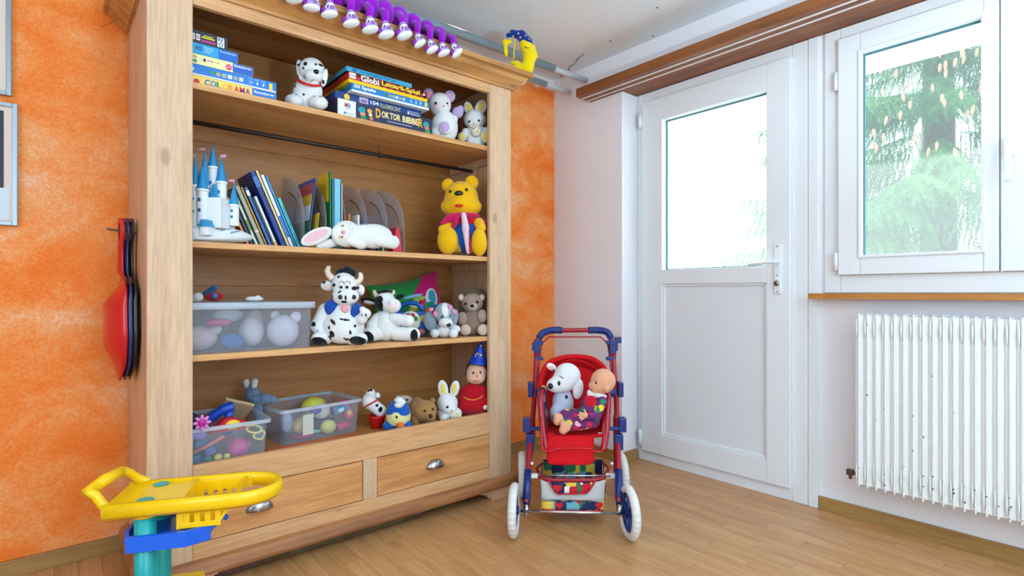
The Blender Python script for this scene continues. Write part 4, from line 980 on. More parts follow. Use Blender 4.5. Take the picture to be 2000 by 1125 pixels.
lump('plush_mouse', 'pale grey plush mouse with round ears inside the lidded box', (.70, 2.20, zf+.062), .062, (.95, .8, 1), (206, 200, 208), ears=[(.045, -.01, .052, .022, (220, 216, 222)), (-.02, .03, .058, .018, (214, 210, 216))])
lump('plush_dog', 'light grey plush dog lying inside the lidded box', (.42, 2.24, zf+.046), .046, (1.3, .9, 1), (214, 188, 184), ears=[(.05, -.02, .03, .02, (210, 208, 214))])
lump('plush_pig', 'peach coloured soft toy at the end of the lidded box', (.322, 2.19, zf+.041), .030, (.9, 1, 1.35), (236, 176, 140))
lump('plush_ball', 'blue grey soft toy on the floor of the lidded box', (.515, 2.176, zf+.031), .030, (1.3, 1, 1), (60, 100, 156))
lump('plush_cloth', 'magenta knitted cloth between the soft toys in the lidded box', (.47, 2.185, zf+.102), .024, (1.9, 1, .6), (186, 60, 120), cat='cloth')
lump('plush_elephant', 'grey white soft toy with folds in the middle of the lidded box', (.60, 2.25, zf+.058), .056, (.8, .8, 1), (206, 196, 200))
lump('plush_rabbit', 'white soft rabbit lying on top inside the lidded box', (.545, 2.37, zf+.12), .036, (1.5, 1, .8), (232, 234, 238))
lump('plush_fish', 'blue soft toy behind the mouse in the lidded box', (.74, 2.33, zf+.06), .055, (.8, .8, 1), (70, 120, 176))
lump('plush_parrot', 'yellow and violet soft toy at the back of the lidded box', (.63, 2.33, zf+.10), .036, (1, .8, 1.2), (200, 170, 150))
t = Toy('plush_ladybird', 'red soft toy with blue cap on top of the lidded box', 'plush toy', 418, 2.30, .967)
t.blob('body', [E(418, 579, 0, 18, 10, 14)], (196, 26, 40)); t.blob('cap', [K(405, 574, -6, 6, 422, 563, -8, 6)], (46, 96, 150)); t.ball('button', 426, 578, 6, cm(60, 120, 180, .5), on='body')
t = Toy('plush_paw', 'small white soft toy on the lidded box beside the pine upright', 'plush toy', 388, 2.28, .967); t.blob('body', [E(387, 582, 0, 9, 9, 9), E(380, 584, 0, 9, 7, 8)], (228, 220, 220))
t = Toy('plush_lamb', 'white soft toy with two ears on top of the lidded box', 'plush toy', 496, 2.24, .967); t.blob('body', [E(497, 584, 0, 17, 5, 12)], FW); t.blob('ear', [E(489, 583, 0, 6, 4, 5)], FW); t.blob('ear', [E(504, 582, 0, 6, 5, 5)], FW)
# big cow
t = Toy('plush_cow', 'large white plush cow with black spots, horns and blue vest', 'plush toy', 666, 2.165, S3)
t.blob('head', [E(672, 556, 0, 24, 24, 20), E(679, 579, -14, 26, 17, 16), E(677, 565, -6, 22, 16, 16)], WH, [(657, 557, 4, 4, DK), (666, 541, 3, 2.5, DK), (697, 563, 5, 4, DK), (672, 570, 4, 2, DK, 30), (680, 589, 6, 2.5, DK), (684, 581, 2, 5, DK), (656, 580, 2, 6, DK)], k=6)
t.blob('jaw', [E(677, 604, -10, 13, 14, 12)], (244, 232, 230)); t.blob('tongue', [E(679, 602, -19, 7, 10, 5, 12)], (240, 170, 176))
t.tube('horn', smoothpath([(651, 545, 0), (642, 536, 0), (640, 526, 0), (645, 520, 0)], 4), [7]*4+[6]*4+[5]*3+[3, 2], cm(238, 220, 200, .7)); t.tube('horn', smoothpath([(694, 552, 0), (702, 548, 0), (705, 540, 0), (702, 532, 0)], 4), [6]*4+[5.5]*4+[4.5]*3+[3, 2], cm(238, 220, 200, .7))
t.blob('ear', [E(638, 558, 4, 13, 10, 5, -10)], WH, [(632, 551, 4, 3, DK), (640, 560, 8, 6, (246, 220, 212))]); t.blob('ear', [E(703, 566, 4, 8, 11, 5, 10)], WH, [(699, 562, 3, 3, DK)])
t.blob('forelock', [E(667, 530, 2, 9, 7, 8), E(678, 528, 2, 9, 9, 8), E(688, 533, 2, 7, 8, 7), E(660, 532, 2, 5, 4, 5)], (30, 34, 44), k=2)
t.blob('body', [E(668, 638, 4, 42, 34, 32), E(671, 615, 2, 30, 24, 24), E(674, 643, -14, 30, 26, 20)], WH, [(658, 650, 5, 7, DK, 20), (659, 627, 8, 3, DK, -40), (681, 623, 10, 1.8, DK, -8), (652, 638, 2.5, 3.5, DK), (693, 647, 2, 4.5, DK), (690, 663, 2.5, 6, DK, 40), (683, 660, 1.6, 4, DK, 40), (650, 659, 4, 9, DK, -45), (700, 635, 2, 3, DK)], k=8)
t.blob('vest', [E(650, 601, -6, 14, 17, 16, 8)], (24, 78, 176)); t.blob('vest', [E(697, 606, -8, 9, 16, 14, -18)], (24, 78, 176))
t.blob('arm', [K(636, 606, -2, 14, 622, 636, -8, 12), K(622, 636, -8, 12, 634, 652, -14, 9)], WH, [(619, 632, 5, 5, DK), (628, 645, 1.5, 3, DK)], k=5)
t.blob('arm', [K(700, 622, -4, 10, 712, 622, -16, 10), E(719, 612, -20, 11, 10, 8), E(714, 603, -22, 6, 5, 5)], WH, [(714, 614, 1.2, 3, DK), (722, 614, 1.5, 3, DK)], k=4)
t.blob('leg', [K(640, 658, -10, 14, 630, 660, -24, 13)], WH, [(632, 666, 14, 11, (24, 22, 28))]); t.blob('leg', [K(690, 660, -10, 12, 712, 660, -24, 12)], WH, [(706, 663, 17, 9, (24, 22, 28))])
for x in (673, 684): e_ = t.ball('eye', x, 559, 7, WHITE, on='head', sc=(.8, .5, 1.15)); t.ball('pupil', x+1, 561, 3, GLOSS, dy=t.surf('head', x, 559)-3.5, parent=e_); t.line('eye_rim', 'head', [(x-5, 556), (x-3, 551), (x, 550), (x+3, 551), (x+5, 556)], .8, BLACK)
for x in (674, 698): t.ball('nostril', x, 580, 4.6, BLACK, on='head', sc=(1, .5, 1)); t.ball('nostril_lining', x, 578.5, 2.4, PINK, on='head', sc=(1, .9, .8))
# small cow
t = Toy('plush_cow', 'smaller white plush cow with black ear and dark soles beside the vest cow', 'plush toy', 762, 2.175, S3)
t.blob('head', [E(752, 590, 0, 20, 20, 18), E(769, 597, -10, 16, 14, 14)], WH, [(741, 597, 11, 18, DK), (746, 586, 6, 8, DK), (771, 598, 12, 9, (246, 230, 230))], k=6)
t.blob('forelock', [E(750, 571, 0, 12, 6, 9, 12)], DK); t.tube('horn', [(737, 580, 0), (732, 574, 0), (730, 567, 0)], [4.5, 4.5, 3], cm(238, 206, 186, .7)); t.tube('horn', [(764, 577, 2), (769, 572, 2), (768, 567, 2)], [3, 3, 2], cm(238, 206, 186, .7))
t.blob('ear', [E(719, 588, 2, 16, 7, 5, -12)], DK, [(722, 592, 12, 4, (230, 226, 228), -12)]); t.blob('ear', [E(780, 580, 4, 9, 5, 4, 22)], DK)
t.blob('body', [E(752, 636, 4, 28, 31, 24)], FW); t.blob('arm', [K(768, 622, -6, 11, 801, 626, -16, 11)], FW); t.blob('arm', [K(738, 624, -4, 12, 730, 636, -12, 12)], FW)
t.blob('leg', [K(742, 650, -6, 14, 729, 651, -22, 15)], FW, [(727, 657, 11, 12, (24, 26, 34))]); t.blob('leg', [K(775, 651, -4, 14, 810, 652, -14, 13)], FW, [(813, 655, 7, 13, (24, 26, 34))])
t.ball('eye', 747, 587, 2.6, GLOSS, on='head'); t.ball('nostril', 766, 594, 1.6, cm(140, 120, 110, .6), on='head', sc=(.6, .6, 1.4)); t.ball('nostril', 777, 593, 1.4, cm(140, 120, 110, .6), on='head', sc=(.6, .6, 1.4))
# cushion behind
def cushion():
    r = thing('cushion', 'green and pink printed cushion standing behind the soft toys', 'cushion', (1.40, 2.45, S3))
    n_ = 70; b = BM(); figs = [(.10, -.05, .22, .14, (228, 238, 228)), (.22, .16, .20, .10, (150, 190, 100)), (.30, -.10, .10, .16, (160, 120, 130)), (.62, .10, .20, .36, (228, 240, 244)), (.64, .12, .13, .28, (60, 160, 190)), (.45, -.16, .22, .12, (40, 150, 120)), (-.05, -.25, .12, .10, (220, 190, 50)), (.66, -.30, .2, .12, (50, 110, 170)), (.05, .32, .30, .06, (140, 200, 226)), (.42, -.38, .12, .10, (226, 110, 60))]
    lay = b.loops.layers.float_color.new('Col'); Rm = Matrix.Translation((1.40, 2.46, S3+.158)) @ Matrix.Rotation(-.16, 4, 'Y'); vc = {}
    for sgn in (-1, 1):
        g = []
        for i in range(n_+1):
            row = []
            for j in range(n_+1):
                u, v = i/n_*2-1, j/n_*2-1
                th_ = .045*max(0, (1-u**4)*(1-v**4))**.6; cu = 1-.09*(1-v*v); cv = 1-.10*(1-u*u)
                q = b.verts.new(Rm @ Vector((u*.205*cu, sgn*th_+.02*v, v*.125*cv+.02*max(0, u)*v))); row.append(q)
                c_ = (40, 140, 66) if u+.25*math.sin(3*v+1) < .28 else (206, 24, 110)
                for fu, fv, ru, rv, fc in figs:
                    if ((u-fu)/ru)**2+((v-fv)/rv)**2 < 1: c_ = fc
                vc[q] = rgb(*c_)
            g.append(row)
        for i in range(n_):
            for j in range(n_):
                f = b.faces.new((g[i][j], g[i+1][j], g[i+1][j+1], g[i][j+1]))
                for lp_ in f.loops: lp_[lay] = vc[lp_.vert]
    bmesh.ops.remove_doubles(b, verts=b.verts, dist=.0003)
    lowest = min(v.co.z for v in b.verts)
    for v in b.verts: v.co.z += S3+.001-lowest
    put('cover', b, PLUSH, r, smooth=True)
cushion()
# blue toy radio
t = Toy('toy_radio', 'blue plastic toy radio with carrying handle and round picture dial', 'toy', 802, 2.335, S3)
MB_ = cm(20, 96, 190, .3)
b = BM(); p0, p1 = t.L(772, 655, -6), t.L(832, 608, 14); bbox(b, p0.x, p1.x, p0.y, p1.y, p0.z, p1.z, .01); put('case', b, MB_, t.root, world=False); t.low = 0
t.tube('handle', smoothpath([(775, 612, 4), (782, 598, 4), (797, 592, 4), (815, 594, 4), (826, 606, 4)], 5), 4.5, MB_)
t.ball('dial', 803, 627, 20, cm(236, 232, 220, .4), dy=-6, sc=(1, .12, 1))
for i, c_ in enumerate([(60, 150, 80), (206, 60, 50), (140, 80, 160), (236, 190, 50), (226, 120, 50), (60, 130, 200)]):
    a = .4+i*.75; t.ball('dial_picture', 803+12*math.cos(a), 627-12*math.sin(a), 4.5, cm(*c_, .4), dy=-8.5, sc=(1, .2, 1))
t.ball('knob', 824, 647, 5.5, cm(236, 90, 40, .3), dy=-7, sc=(1, .6, 1)); t.ball('speaker', 827, 622, 7, cm(240, 206, 60, .3), dy=-6, sc=(.8, .3, 1))
t.tube('aerial', [(823, 606, 6), (823, 589, 6)], [4, 4], cm(214, 26, 34, .3)); t.ball('aerial_tip', 823, 589, 6, cm(214, 26, 34, .3), dy=6, sc=(1, 1, .5))
# grey dog with pink bows
GR = (166, 176, 190)
t = Toy('plush_dog', 'small grey plush dog with long ears and pink bows', 'plush toy', 869, 2.19, S3)
t.blob('head', [E(868, 611, 0, 20, 20, 17), E(872, 629, -12, 14, 10, 12)], GR, [(871, 604, 6, 14, WH, 10), (872, 630, 14, 10, WH)], k=5)
t.blob('ear', [E(840, 628, 0, 13, 20, 6, 12)], (150, 164, 178)); t.blob('ear', [E(888, 622, 2, 6, 18, 6, -10)], (150, 164, 178))
t.blob('body', [E(868, 643, 2, 17, 16, 15)], GR, [(868, 650, 12, 14, WH)])
for x in (851, 887): t.blob('foot', [E(x, 650, -12, 9, 9, 9)], (232, 234, 238))
t.blob('arm', [K(884, 638, -2, 6, 893, 642, -8, 7)], (232, 234, 238))
for x, y in ((848, 608), (884, 603)):
    t.blob('bow', [E(x-4, y-4, -12, 5, 4, 3, 30), E(x+4, y+5, -12, 4, 6, 3, 20)], (244, 150, 186), k=1)
t.ball('eye', 866, 619, 3.8, cm(50, 90, 120, .15), on='head', sc=(.8, .5, 1.2)); t.ball('eye', 881, 616, 3, cm(50, 90, 120, .15), on='head', sc=(.7, .5, 1.2)); t.ball('nose', 879, 633, 4.2, GLOSS, on='head', sc=(1.1, .8, .9))
# hedgehog
t = Toy('plush_hedgehog', 'brown plush hedgehog with beige paws beside the pine upright', 'plush toy', 925, 2.215, S3)
BR_ = (150, 126, 112)
t.blob('quills', [E(922, 584, 12, 27, 24, 18), E(915, 608, 14, 22, 28, 14)], (104, 88, 66), k=6); t.blob('head', [E(923, 592, -2, 21, 19, 16), E(924, 598, -14, 11, 9, 10)], (176, 150, 134), [(925, 600, 9, 8, (206, 184, 168))], k=5)
t.blob('body', [E(924, 628, 2, 25, 27, 20)], BR_)
for x in (901, 942): t.blob('ear', [E(x, 581, -4, 6, 7, 4)], (200, 176, 160), [(x, 582, 3.5, 4.5, (236, 214, 206))])
for x, y in ((904, 622), (943, 617)): t.blob('arm', [E(x, y, -16, 10, 13, 9)], (176, 154, 144))
for x in (911, 945): t.blob('foot', [E(x, 643, -18, 13, 12, 8)], BR_, [(x, 643, 10, 10, (222, 202, 180))])
t.ball('eye', 911, 593, 3, GLOSS, on='head'); t.ball('eye', 933, 590, 3, GLOSS, on='head'); t.ball('nose', 924, 597, 3.6, GLOSS, on='head', sc=(1.2, 1, .9))

# ------------------------------------------------------------------ lowest compartment
Of = (.285, 2.142); tray_bin('storage_bin', 'clear open bin with small plastic toys beside the left pine upright', Of, 0, .352, .33, S4, .531, cat='storage bin')
Om = (.712, 2.246); am = math.radians(6.9); tray_bin('storage_bin', 'clear open bin with pink and yellow toys in the middle of the lowest shelf', Om, am, .358, .27, S4, .531, cat='storage bin')
zb = S4+.0035
def simple(name, label, cat, bm, mat, smooth=True): return setp(put(name, bm, mat, smooth=smooth), label, cat)
lump('toy_ball', 'translucent pink ball in the front of the small toy bin', (.540, 2.20, zb+.037), .037, (1, 1, 1), (214, 50, 130), cat='ball', mat=cm(214, 50, 130, .2))
for i, (x_, y_) in enumerate(((.468, 2.175), (.496, 2.172))): lump('toy_ball', ['larger small yellow ball low in the small toy bin', 'smaller yellow ball low in the small toy bin'][i], (x_, y_, zb+.020), .014-.003*i, (1, 1, 1), (240, 214, 80), cat='ball', mat=cm(240, 214, 80, .3))
lump('toy_ball', 'dark green ball on the floor of the small toy bin', (.435, 2.185, zb+.016), .015, (1, 1, 1), (20, 120, 96), cat='ball', mat=cm(20, 120, 96, .3))
b = BM(); btube(b, [(.585+.026*math.cos(a), 2.162, .497+.014*math.sin(a)-.2*(.03*math.cos(a))) for a in np.linspace(0, 2*PI, 20, endpoint=False)], .004, 8, True); btube(b, smoothpath([(.606, 2.164, .490), (.622, 2.166, .478), (.612, 2.166, .455), (.585, 2.166, .465), (.59, 2.164, .485)], 4), .004, 8)
simple('toy_scissors', 'yellow plastic toy scissors with a big ring in the small toy bin', 'toy', b, cm(240, 220, 110, .3))
b = BM(); btube(b, [(.385, 2.18, .44), (.44, 2.175, .462), (.487, 2.172, .486)], .006, 8); simple('toy_stick', 'coral red plastic stick in the small toy bin', 'toy', b, cm(236, 120, 96, .35))
b = BM(); btube(b, smoothpath([(.315, 2.20, .50), (.37, 2.19, .505), (.43, 2.185, .494)], 5), [.012]*5+[.018]*5+[.010], 10); simple('toy_brush', 'lilac plastic brush lying high in the small toy bin', 'toy', b, cm(160, 140, 220, .35))
b = BM(); btube(b, smoothpath([(.42, 2.27, .500), (.455, 2.26, .535), (.50, 2.25, .565), (.535, 2.245, .575)], 5), [.014]*5+[.017]*5+[.019]*5+[.017], 12); btube(b, [(.522, 2.25, .562), (.52, 2.26, .52), (.515, 2.26, .47)], .016, 12); simple('toy_hair_dryer', 'royal blue plastic toy hair dryer standing out of the small toy bin', 'toy', b, cm(20, 72, 190, .3))
b = BM(); bprism(b, [(.31, .44), (.42, .44), (.43, .545), (.40, .565), (.33, .55)], 'y', 2.31, 2.34); simple('toy_bag', 'dark navy toy bag at the back of the small toy bin', 'toy', b, cm(22, 36, 84, .6), False)
b = BM(); bprism(b, [(.44, .50), (.49, .545), (.52, .545), (.565, .525), (.565, .50)], 'y', 2.172, 2.215)
rr = thing('toy_camera', 'red plastic toy with a round yellow button on top of the small toy bin', 'toy', (.52, 2.22, .49)); put('case', b, cm(206, 24, 30, .35), rr); b = BM(); bsphere(b, (.515, 2.171, .522), .026, (1, .25, .7), 16); put('button', b, cm(240, 196, 30, .3), rr, smooth=True)
M = Matrix.Translation((.565, 2.37, .535)) @ Matrix.Rotation(.35, 4, 'Y') @ Matrix.Rotation(-.75, 4, 'X'); rr = thing('wooden_lid', 'small beige wooden box lid with red print lying in the small toy bin', 'box lid', (.60, 2.33, .49)); put('board', bbox(BM(), -.055, .055, -.06, .06, -.006, .006, .001, M), cm(206, 178, 142, .6), rr)
for q in range(3): put('red_print', bbox(BM(), -.035, .02+.008*q, -.045+.025*q, -.033+.025*q, .0062, .007, 0, M), cm(176, 60, 40, .6), rr)
fb = thing('toy_flower', 'magenta and pink flower badge at the rim of the small toy bin', 'toy', (.409, 2.137, .54))
for q in range(8): a = q*PI/4; b = BM(); bsphere(b, (.409+.017*math.cos(a), 2.134, .552+.017*math.sin(a)), .010, (1.25, .3, .6), 10, Matrix.Rotation(-a, 4, 'Y')); put('petal', b, cm(236, 130, 210, .4), fb, smooth=True)
b = BM(); bsphere(b, (.409, 2.131, .552), .014, (1, .25, 1), 12); put('flower_centre', b, cm(190, 30, 150, .4), fb, smooth=True)
for i, (x_, y_, z_, c_, nm, lb) in enumerate([(.40, 2.23, zb+.016, (60, 130, 170), 'toy_block', 'blue building block on the floor of the small toy bin'), (.345, 2.20, zb+.018, (30, 140, 110), 'toy_block', 'green building block beside the pine upright in the small toy bin'), (.46, 2.26, zb+.03, (110, 120, 200), 'toy_block', 'violet building block in the middle of the small toy bin'), (.46, 2.32, zb+.016, (170, 30, 90), 'toy_block', 'wine red building block on the floor of the small toy bin'), (.583, 2.30, zb+.016, (236, 170, 150), 'toy_block', 'pale pink building block under the scissors'), (.42, 2.24, zb+.07, (80, 150, 190), 'toy_block', 'light blue building block high in the small toy bin'), (.52, 2.28, zb+.06, (200, 60, 110), 'toy_block', 'raspberry building block behind the pink ball')]):
    M = Matrix.Translation((x_, y_, z_)) @ Matrix.Rotation(i*.7, 4, 'Z') @ Matrix.Rotation(.3*math.sin(i*2), 4, 'X'); simple(nm, lb, 'toy', bbox(BM(), -.022, .022, -.016, .016, -.013, .013, .004, M), cm(*c_, .35), False)
def mid(x, y, z): return Matrix.Translation((Om[0], Om[1], 0)) @ Matrix.Rotation(am, 4, 'Z') @ Vector((x, y, z))
for lab, p, r, sc, c_, cat in [('yellow plastic lemon low in the middle bin', mid(.225, .052, zb+.030), .030, (1.15, .9, 1), (240, 220, 110), 'toy'), ('pale yellow ball at the left end of the middle bin', mid(.118, .075, zb+.050), .033, (1.3, 1, 1), (236, 210, 110), 'ball'), ('lime and yellow ball at the back of the middle bin', mid(.22, .17, zb+.10), .05, (1.1, 1, .9), (214, 216, 90), 'ball'), ('whitish plastic cup lying in the middle bin', mid(.198, .06, zb+.1), .036, (1.1, .8, .9), (226, 222, 214), 'toy'), ('lilac plastic toy near the rim of the middle bin', mid(.155, .03, zb+.115), .02, (1.3, .7, .9), (120, 90, 180), 'toy'), ('grey blue plastic bottle at the left wall of the middle bin', mid(.04, .05, zb+.085), .03, (.8, .8, 1.5), (170, 180, 206), 'toy')]:
    lump('toy_ball' if cat == 'ball' else 'toy_fruit', lab, p, r, sc, c_, cat=cat, mat=cm(*c_, .35))
def tubeth(name, lab, pts, r, c_, rough=.3): return simple(name, lab, 'toy', btube(BM(), pts, r, 12), cm(*c_, rough))
tubeth('toy_bottle', 'pink toy baby bottle leaning in the middle bin', [mid(.262, .08, zb+.085), mid(.30, .08, zb+.1), mid(.32, .08, zb+.115), mid(.33, .08, zb+.122)], [.022, .024, .016, .012], (232, 60, 130))
tubeth('toy_roller', 'crimson plastic rolling pin low in the middle bin', [mid(.262, .04, zb+.022), mid(.32, .04, zb+.028)], .018, (214, 30, 90))
tubeth('toy_plate', 'deep pink plastic plate on the floor of the middle bin', [mid(.12, .08, zb+.004), mid(.12, .08, zb+.012)], [.052, .058], (206, 40, 100))
tubeth('toy_dish', 'blue plastic dish edge in the middle bin', [mid(.25, .145, zb+.033), mid(.25, .145, zb+.041)], [.042, .055], (30, 120, 190))
tubeth('toy_spoon', 'mint green plastic handle in the middle bin', [mid(.13, .03, zb+.03), mid(.175, .03, zb+.022)], .008, (120, 206, 170))
rr = thing('toy_phone', 'pink toy telephone with a yellow square in the middle bin', 'toy', mid(.325, .03, zb+.03)); M = Matrix.Translation(mid(.31, .036, zb+.083)) @ Matrix.Rotation(am, 4, 'Z') @ Matrix.Rotation(-.4, 4, 'Y'); put('case', bbox(BM(), -.018, .018, -.012, .012, -.028, .028, .006, M), cm(230, 50, 110, .3), rr); put('screen', bbox(BM(), -.010, .010, -.0135, -.0118, -.012, .010, .001, M), cm(246, 206, 90, .3), rr)
M = Matrix.Translation(mid(.115, .014, zb+.065)) @ Matrix.Rotation(am, 4, 'Z'); simple('paper_card', 'cream paper card standing at the front wall of the middle bin', 'card', bbox(BM(), -.023, .023, -.0008, .0008, -.042, .042, 0, M), cm(240, 228, 196, .7), False)
rr = thing('sticker_box', 'turquoise and white small carton near the rim of the middle bin', 'carton', mid(.27, .02, zb+.09)); M = Matrix.Translation(mid(.268, .018, zb+.108)) @ Matrix.Rotation(am, 4, 'Z') @ Matrix.Rotation(-.25, 4, 'Y'); put('carton', bbox(BM(), -.035, .035, -.005, .005, -.018, .018, .002, M), cm(30, 140, 180, .4), rr); put('carton_print', bbox(BM(), -.018, .008, -.006, -.0048, -.012, .002, .0, M), cm(236, 240, 240, .4), rr); put('carton_print', bbox(BM(), .015, .030, -.006, -.0048, .004, .015, .0, M), cm(230, 90, 120, .4), rr)
setp(box('game_board', .645, 1.03, 2.17, 2.235, S4+.0006, S4+.008, cm(214, 84, 30, .4), bev=.001), 'flat orange cardboard under the edge of the middle bin', 'cardboard')
# soft toys there
t = Toy('plush_rabbit', 'blue grey knitted rabbit with white ear tips leaning over the bins', 'plush toy', 500, 2.40, S4)
t.blob('head', [E(493, 772, 0, 15, 15, 13), E(503, 780, -8, 9, 8, 8)], (110, 130, 164), k=5)
t.blob('ear', [K(487, 762, 0, 5, 481, 747, 0, 6)], (110, 130, 164), [(480, 749, 8, 10, (232, 234, 238))]); t.blob('ear', [K(496, 760, 0, 5, 498, 746, 0, 6)], (110, 130, 164), [(498, 748, 8, 10, (232, 234, 238))])
t.blob('body', [K(500, 784, 2, 10, 518, 779, 0, 9), K(518, 779, 0, 9, 534, 782, 0, 8), K(502, 786, 2, 9, 507, 856, 2, 8)], (116, 136, 168), k=5); t.line('mouth', 'head', [(499, 771), (502, 773), (505, 771), (508, 773)], .8, BLACK)
t = Toy('toy_pot', 'red plastic toy bucket behind the blue bird', 'toy', 736, 2.30, S4)
c = t.L(736, t.py, 0); b = BM(); blathe(b, [(.028, 0), (.036, .045), (.040, .05), (.040, .056), (.034, .056), (.032, .045), (.024, .004)], c, 24); put('bucket', b, cm(206, 24, 30, .3), t.root, world=False, smooth=True); t.low = 0
t = Toy('plush_dalmatian', 'small white plush dog with black spots and red collar lying in the red bucket', 'plush toy', 730, 2.30, S4+.05)
t.blob('head', [E(721, 787, 0, 14, 16, 13), E(725, 771, -4, 9, 9, 9)], WH, [(712, 770, 3, 2.5, DK), (722, 765, 3, 2, DK)], k=4); t.blob('ear', [E(737, 776, 2, 5, 6, 4, 30)], WH); t.ball('nose', 727, 764, 3, GLOSS, on='head')
t.blob('body', [K(728, 795, 2, 12, 742, 806, 2, 12)], WH, [(738, 794, 3, 2.5, DK), (727, 789, 2.5, 2, DK), (745, 802, 4, 5, DK)]); t.tube('collar', smoothpath([(715, 797, -8), (722, 792, -13), (732, 787, -10), (737, 785, 0)], 4), 1.6, cm(206, 24, 40, .4))
rr = thing('toy_block', 'yellow plastic block in the red bucket', 'toy', tuple(wpt(752, 812, 2.42))); p = wpt(757, 806, 2.53); M = Matrix.Translation(p) @ Matrix.Rotation(-TH, 4, 'Z'); put('block', bbox(BM(), -.012, .012, -.010, .010, -.022, .02, .003, M), cm(240, 196, 30, .35), rr)
BB = (28, 92, 186)
t = Toy('plush_bird', 'blue and cream plush bird with orange beak and white tuft', 'plush toy', 777, 2.195, S4)
t.blob('body', [E(778, 812, 0, 24, 30, 21)], (240, 228, 160), [(778, 790, 26, 14, BB), (765, 799, 14, 9, BB, 30), (792, 801, 12, 9, BB, -30), (778, 838, 30, 9, BB)], k=5); t.blob('wing', [E(761, 832, -6, 12, 10, 12)], BB); t.blob('wing', [E(796, 831, -4, 9, 9, 10)], BB)
t.blob('tuft', [E(782, 790, -14, 9, 6, 8), E(780, 782, -6, 9, 6, 8), E(788, 786, -8, 6, 5, 6)], (240, 242, 246), k=2); t.blob('beak', [E(787, 828, -22, 8, 7, 6, -20)], (240, 120, 60)); t.ball('eye', 779, 812, 2.6, GLOSS, on='body', sc=(1, .6, 1))
t = Toy('plush_mouse', 'beige plush mouse behind the blue bird', 'plush toy', 790, 2.37, S4)
t.blob('head', [E(790, 781, 0, 16, 9, 10), E(800, 783, -4, 8, 7, 7)], (214, 192, 172)); t.blob('body', [E(790, 800, 4, 14, 18, 12)], (206, 184, 164)); t.ball('eye', 797, 779, 2.2, GLOSS, on='head'); t.blob('ear', [E(778, 778, 0, 5, 6, 3)], (222, 196, 180))
t = Toy('plush_bear', 'brown plush bear on all fours on the lowest shelf', 'plush toy', 826, 2.20, S4)
BN = (160, 116, 70)
t.blob('body', [E(812, 803, 10, 16, 25, 24), E(822, 804, 4, 20, 22, 20)], BN, k=6); t.blob('head', [E(833, 800, -10, 21, 20, 18), E(844, 808, -22, 10, 9, 10)], (172, 126, 78), k=5)
for x in (812, 842): t.blob('leg', [K(x, 814, -6, 9, x, 822, -10, 9)], BN)
t.blob('ear', [E(820, 784, -6, 6, 6, 4)], BN); t.blob('ear', [E(846, 782, -6, 6, 6, 4)], BN); t.ball('eye', 834, 797, 2.6, GLOSS, on='head'); t.ball('eye', 848, 795, 2.4, GLOSS, on='head'); t.ball('nose', 846, 806, 4, GLOSS, on='head')
t = Toy('plush_rabbit', 'white plush rabbit with upright yellow lined ears on the lowest shelf', 'plush toy', 878, 2.20, S4)
t.blob('head', [E(874, 791, 0, 20, 21, 18), E(879, 801, -10, 12, 9, 10)], WH, k=5); t.blob('ear', [E(865, 763, 2, 10, 18, 5, 10)], WH, [(866, 764, 5, 12, YL, 10)]); t.blob('ear', [E(888, 762, 2, 9, 16, 5, -12)], WH, [(888, 762, 4.5, 10, YL, -12)])
t.blob('body', [E(878, 810, 2, 24, 14, 18)], WH); t.blob('foot', [E(868, 816, -14, 9, 8, 8)], WH)
t.blob('flowers', [E(888, 811, -16, 8, 6, 5), E(895, 807, -16, 6, 5, 5), E(898, 815, -14, 6, 5, 5)], (240, 238, 226), [(888, 812, 2, 2, (240, 200, 60)), (895, 807, 2, 2, (240, 200, 60)), (899, 815, 2, 2, (240, 200, 60))]); t.ball('eye', 876, 794, 2.6, GLOSS, on='head'); t.ball('nose', 885, 801, 2.6, cm(240, 190, 80, .5), on='head')
# wizard doll: pointed hat with star and moon, red robe
t = Toy('plush_wizard', 'soft doll in red robe and pointed blue hat with yellow moon and stars', 'plush toy', 925, 2.20, S4)
t.blob('robe', [E(926, 780, 4, 27, 33, 20), E(925, 795, 2, 31, 18, 22), K(908, 765, 0, 10, 904, 795, -6, 11), K(944, 765, 0, 10, 948, 788, -6, 10)], (190, 18, 36), k=6)
t.blob('face', [E(931, 730, 0, 20, 20, 17), E(930, 739, -6, 18, 12, 14)], (236, 186, 160), k=5); t.blob('hair', [E(932, 722, 9, 23, 18, 13), E(913, 732, 6, 5, 12, 8), E(951, 732, 6, 5, 12, 8)], (96, 60, 36), k=3)
t.ball('eye', 926, 728, 2.3, GLOSS, on='face', sc=(1, .5, 1.3)); t.ball('eye', 939, 727, 2.3, GLOSS, on='face', sc=(1, .5, 1.3)); t.ball('nose', 933, 733, 3, cm(226, 150, 130, .6), on='face'); t.line('mouth', 'face', [(926, 742), (931, 744), (937, 741)], .9, cm(180, 40, 50, .5))
t.blob('hand', [E(949, 794, -12, 6, 6, 6)], (236, 236, 238)); t.line('trim', 'robe', [(906, 774), (915, 779), (926, 780), (937, 777), (944, 772)], 1.2, cm(220, 150, 50, .4))
ct = t.L(934, 712, 0); ht = 42*t.s; b = BM(); Mh = Matrix.Translation(ct) @ Matrix.Rotation(.14, 4, 'Y'); blathe(b, [(.050, 0), (.052, .006), (.044, .012), (.030, ht*.45), (.014, ht*.85), (.006, ht*1.0), (.001, ht*1.02)], (0, 0, 0), 24, Mh)
hat = put('hat', b, cm(24, 60, 180, .4), t.root, world=False, smooth=True)
def hatpt(a, z, r): return Mh @ Vector((r*math.sin(a), -r*math.cos(a), z))
